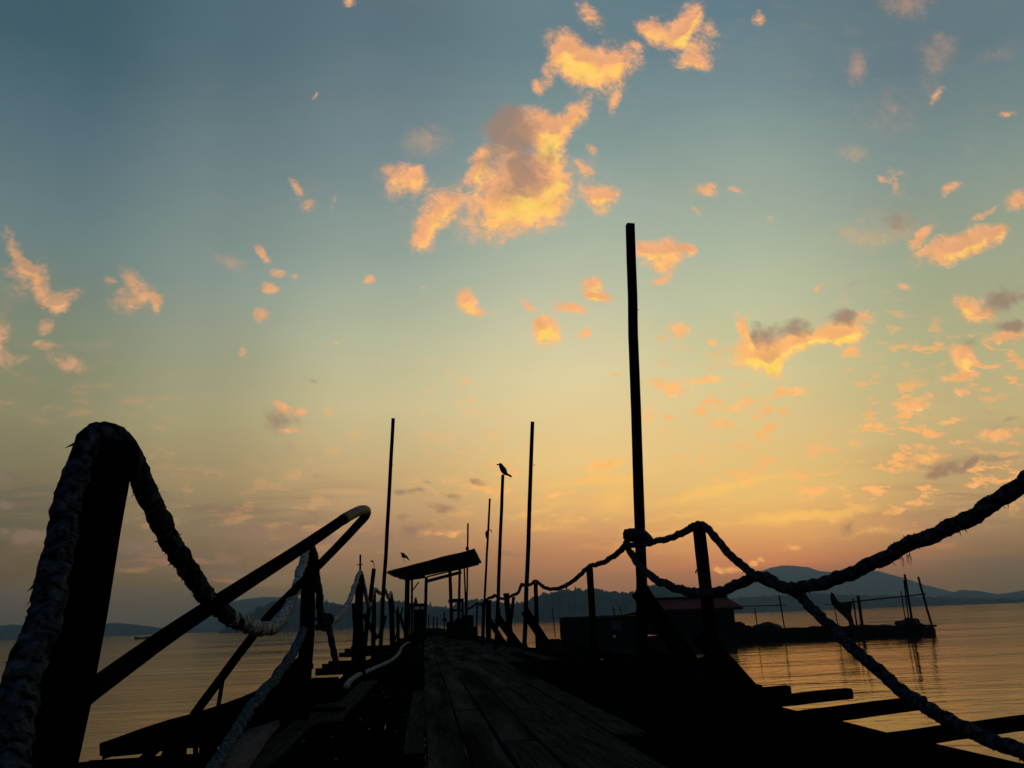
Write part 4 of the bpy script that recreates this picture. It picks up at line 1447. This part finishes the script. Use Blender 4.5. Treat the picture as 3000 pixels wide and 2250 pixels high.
def seg_raft(px0, px1, y0, y1, ztop, wob):
    """deck piece between two sightings of its near edge"""
    x0, x1 = at(px0, 1850, y0).x, at(px1, 1850, y1).x
    n = max(4, int((x1-x0)/.35))
    bm = bmesh.new()
    rings = []
    for i in range(n+1):
        t = i/n
        x, y = x0+(x1-x0)*t, y0+(y1-y0)*t
        z = ZW + ztop + wob*nz((x*1.3, 2, 3)) + wob*.6*nz((x*4, 7, 3))
        rings.append([bm.verts.new((x, y, ZW-.3)), bm.verts.new((x, y+.05*nz((x*2, 1, 1)), z)), bm.verts.new((x+.1, y+4.5, z+.05)), bm.verts.new((x+.1, y+4.5, ZW-.3))])
    for a, b in zip(rings, rings[1:]):
        for k in range(4):
            bm.faces.new((a[k], a[(k+1) % 4], b[(k+1) % 4], b[k]))
    bm.faces.new(rings[0][::-1]); bm.faces.new(rings[-1])
    link('float_deck', bm, 'wood', raft)


seg_raft(1596, 2000, 58, YR, .5, .08)
seg_raft(2000, 2420, YR-.02, YR-.05, .68, .06)
seg_raft(2421, 2652, YR, YR, .66, .12)
for px, py, rx, rzz, sub in ((2248, 1842, .95, .42, 3), (2605, 1842, .6, .25, 2), (2665, 1838, .95, .62, 3)):
    bm = bmesh.new()
    c = at(px, py, YR+1.2)
    lump(bm, c, rx, .9, rzz, sub, .3)
    link('heap', bm, 'tarp', raft)
for px, py, r in ((2497, 1844, .4), (2470, 1845, .3), (2520, 1842, .35), (2560, 1843, .28), (2545, 1846, .2), (2590, 1838, .3)):
    bm = bmesh.new()
    lump(bm, at(px, py, YR+.4), r, r, r*.8, 2, .4)
    link('heap', bm, 'tarp', raft)
for k, (px, py) in enumerate(((2162, 1822), (2172, 1826), (2182, 1832), (2192, 1834), (2205, 1838))):
    bm = bmesh.new()
    a = at(px, py, YR+.3)
    box(bm, (a.x-.22, YR+.3, ZW+.4), (a.x+.25, YR+1.1, a.z), .02)
    link('block', bm, 'wood', raft)
bm = bmesh.new()
a, b = at(2714, 1838, YR), at(2741, 1856, YR)
box(bm, (a.x, YR, ZW-.3), (b.x, YR+.9, a.z-.02), .05)
bmesh.ops.bevel(bm, geom=bm.edges[:], offset=.12, segments=2)
link('end_float', bm, 'tarp', raft)
bm = bmesh.new()
timber(bm, at(2645, 1833, YR+.4), at(2742, 1833, YR+.4), .14, .2, seg=5, xdir=Vector((0, 0, 1)))
link('link_beam', bm, 'wood', raft)


def rod(a, b, w, lb, Y=YR+.6, grp='poles standing on the raft', name='raft_pole', taper=1.0):
    bm = bmesh.new()
    p, q = at(*a, Y), at(*b, Y)
    timber(bm, q, p, w, w, seg=5, jit=.1, taper=taper)
    tag(link(name, bm, 'wood'), lb, 'pole', grp)


rod((1618, 1783), (1627, 1868), .06, 'thin leaning stake on the left end of the raft beside the cabin', 58)
rod((1795, 1777), (1804, 1812), .07, 'left of two short stakes above the dark cabin roof', 59)
rod((1815, 1778), (1826, 1810), .06, 'right of two short stakes above the dark cabin roof', 59)
rod((2211, 1782), (2219, 1836), .06, 'short awning stake nearest the red tiled hut')
rod((2283, 1744), (2299, 1846), .075, 'longer awning stake right of the red tiled hut')
rod((2444, 1780), (2456, 1838), .05, 'thin stake under the hanging dark tarpaulin')
rod((2499, 1753), (2511, 1836), .085, 'thin pole right of the hanging tarpaulin, left of a thicker post')
rod((2514, 1745), (2527, 1840), .16, 'thick post right of the hanging dark tarpaulin')
rod((2639, 1731), (2655, 1830), .06, 'shortest pole in the right group on the raft')
rod((2650, 1682), (2674, 1830), .13, 'tall thick pole in the right group on the raft')
rod((2690, 1690), (2733, 1845), .12, 'tall leaning pole at the far right end of the raft')
rod((2648, 1700), (2664, 1830), .07, 'pole lashed against the tall thick pole on the raft', YR+.8)
rod((2150, 1777), (2304, 1773), .06, 'level awning bar right of the red tiled hut', grp='level bars on the raft', name='level_bar')
rod((2415, 1770), (2440, 1771), .05, 'short level bar left of the hanging tarpaulin', grp='level bars on the raft', name='level_bar')
rod((2452, 1768), (2712, 1740), .09, 'long level bar joining the right raft poles', grp='level bars on the raft', name='level_bar')
# hanging dark tarpaulin
bm = bmesh.new()
ol = [(2434, 1735), (2440, 1737), (2447, 1748), (2457, 1762), (2470, 1766), (2497, 1764), (2495, 1782), (2494, 1800), (2500, 1818), (2502, 1838), (2490, 1836), (2484, 1818), (2468, 1802), (2450, 1786), (2436, 1768), (2432, 1752)]
hexa(bm, [at(x, y, YR+.3) for x, y in ol], [at(x, y, YR+.62) for x, y in ol])
tag(link('hanging_tarpaulin', bm, 'tarp'), 'dark tarpaulin bunched and hung between raft poles', 'tarpaulin')

# red tiled hut
hut = empty('hut', at(2045, 1866, YR+1), 'hut on the raft with a red tiled roof', 'hut')
zf = ZW + .66
a, b = at(1928, 1790, YR), at(2157, 1782, YR)
bm = bmesh.new()
box(bm, (a.x, YR+.45, zf), (b.x, YR+3.2, a.z+.1), .0)
bmesh.ops.subdivide_edges(bm, edges=bm.edges[:], cuts=4, use_grid_fill=True)
for v in bm.verts:
    v.co += Vector((nz(v.co*1.5), nz(v.co*1.5+Vector((3, 0, 0))), 0))*.03
link('wall', bm, 'wall', hut)
bm = bmesh.new()
e0, e1 = at(1905, 1787, YR), at(2176, 1778, YR)
r0_, r1_ = at(1912, 1757, YR+1.8), at(2128, 1745, YR+1.8)
zr = r0_.z
ze = e0.z
f0, f1 = Vector((e0.x, YR, ze)), Vector((e1.x, YR, ze))
g0, g1 = Vector((r0_.x, YR+1.8, zr)), Vector((r1_.x, YR+1.8, zr))
k0, k1 = Vector((e0.x, YR+3.6, ze)), Vector((e1.x, YR+3.6, ze))
up_ = Vector((0, 0, .09))
for quad in ((f0, f1, g1, g0), (g0, g1, k1, k0)):
    hexa(bm, [q-up_ for q in quad], list(quad))
hexa(bm, [f1+Vector((.002, 0, -.09)), k1+Vector((.002, 0, -.09)), g1+Vector((.002, 0, -.09))], [f1+Vector((.002, 0, 0)), k1+Vector((.002, 0, 0)), g1+Vector((.002, 0, 0))])
link('roof', bm, 'tiles', hut)
bm = bmesh.new()
timber(bm, g0+Vector((-.1, 0, .04)), g1+Vector((.05, 0, .04)), .14, .16, seg=8)
link('ridge', bm, 'wood', hut)
bm = bmesh.new()
timber(bm, f0+Vector((0, -.03, -.12)), f1+Vector((0, -.03, -.12)), .12, .05, seg=8, xdir=Vector((0, 0, 1)))
link('eave_board', bm, 'wood', hut)

# dark cabin on the left of the raft
cab = empty('cabin', at(1770, 1866, 58), 'low flat roofed dark cabin on the raft, left of the red tiled hut', 'cabin')
a, b = at(1657, 1810, 57.5), at(1893, 1806, 57.5)
bm = bmesh.new()
box(bm, (a.x, 57.5, ZW+.45), (b.x, 60.2, a.z-.03), 0)
link('wall', bm, 'wall', cab)
bm = bmesh.new()
box(bm, (a.x-.12, 57.3, a.z-.02), (at(1826, 1805, 57.5).x, 60.4, a.z+.06), .01)
link('roof', bm, 'roof', cab)
bm = bmesh.new()
x0, x1 = at(1826, 1805, 57.5).x, b.x+.2
hexa(bm, [Vector((x0, 57.32, a.z-.01)), Vector((x1, 57.32, a.z-.01)), Vector((x1, 60.4, a.z-.01)), Vector((x0, 60.4, a.z-.01))],
     [Vector((x0, 57.32, a.z+.065)), Vector((x1, 57.32, a.z+.42)), Vector((x1, 60.4, a.z+.42)), Vector((x0, 60.4, a.z+.065))])
link('roof', bm, 'roof', cab)
bm = bmesh.new()
c0, c1 = at(1790, 1817, 57.45), at(1822, 1845, 57.45)
box(bm, (c0.x, 57.42, c1.z), (c1.x, 57.48, c0.z), 0)
link('door_sheet', bm, 'blue', cab)
bm = bmesh.new()
lump(bm, at(1800, 1864, 56.8), .1, .1, .09, 2, .1)
tag(link('float', bm, 'white'), 'small white float at the edge of the raft below the cabin', 'float')
bm = bmesh.new()
lump(bm, at(1643, 1872, 57.9), .07, .07, .05, 2, .1)
tag(link('float', bm, 'white'), 'tiny white float at the left end of the raft', 'float')

# distant boat, shore lamps
bt = at(416, 1861, 330)
bm = bmesh.new()
rings = []
for i in range(13):
    t = i/12*2-1
    w = 1.1*(1-t*t)**.5*.7 + .05
    h = .55 + .5*abs(t)**2.5
    x = bt.x + t*2.6
    rings.append([bm.verts.new((x, bt.y-w, ZW+h)), bm.verts.new((x, bt.y-w*.6, ZW-.2)), bm.verts.new((x, bt.y+w*.6, ZW-.2)), bm.verts.new((x, bt.y+w, ZW+h))])
for a, b in zip(rings, rings[1:]):
    for k in range(4):
        bm.faces.new((a[k], a[(k+1) % 4], b[(k+1) % 4], b[k]))
bm.faces.new(rings[0][::-1]); bm.faces.new(rings[-1])
tag(link('boat', bm, 'wood'), 'tiny dark boat far out on the water at left', 'boat')
lm = bpy.data.materials.new('shore_lamp_glow')
t = nt(lm)
e = t.nodes.new('ShaderNodeEmission')
e.inputs['Color'].default_value = (1, .95, .85, 1)
e.inputs['Strength'].default_value = .3
ot = t.nodes.new('ShaderNodeOutputMaterial')
t.links.new(e.outputs[0], ot.inputs['Surface'])
for i, (px, py) in enumerate(((2211, 1766), (2229, 1768), (2259, 1766))):
    bm = bmesh.new()
    lump(bm, at(px, py, 960), .42, .3, .3, 2, 0)
    tag(link('shore_lamp', bm, lm), ('tiny white lamp on the far shore, nearest the red tiled hut', 'faint middle lamp of three on the far shore', 'tiny lamp on the far shore nearest the awning stake')[i], 'lamp', 'lamps on the far shore')

sc.view_settings.view_transform = 'Standard'
sc.view_settings.look = 'None'
sc.view_settings.exposure = 0
sc.view_settings.gamma = 1
sc.render.engine = 'CYCLES'
sc.cycles.use_denoising = DENOISE
sc.cycles.max_bounces = 6
sc.cycles.volume_bounces = 0
sc.cycles.use_adaptive_sampling = True
sc.cycles.adaptive_threshold = .015
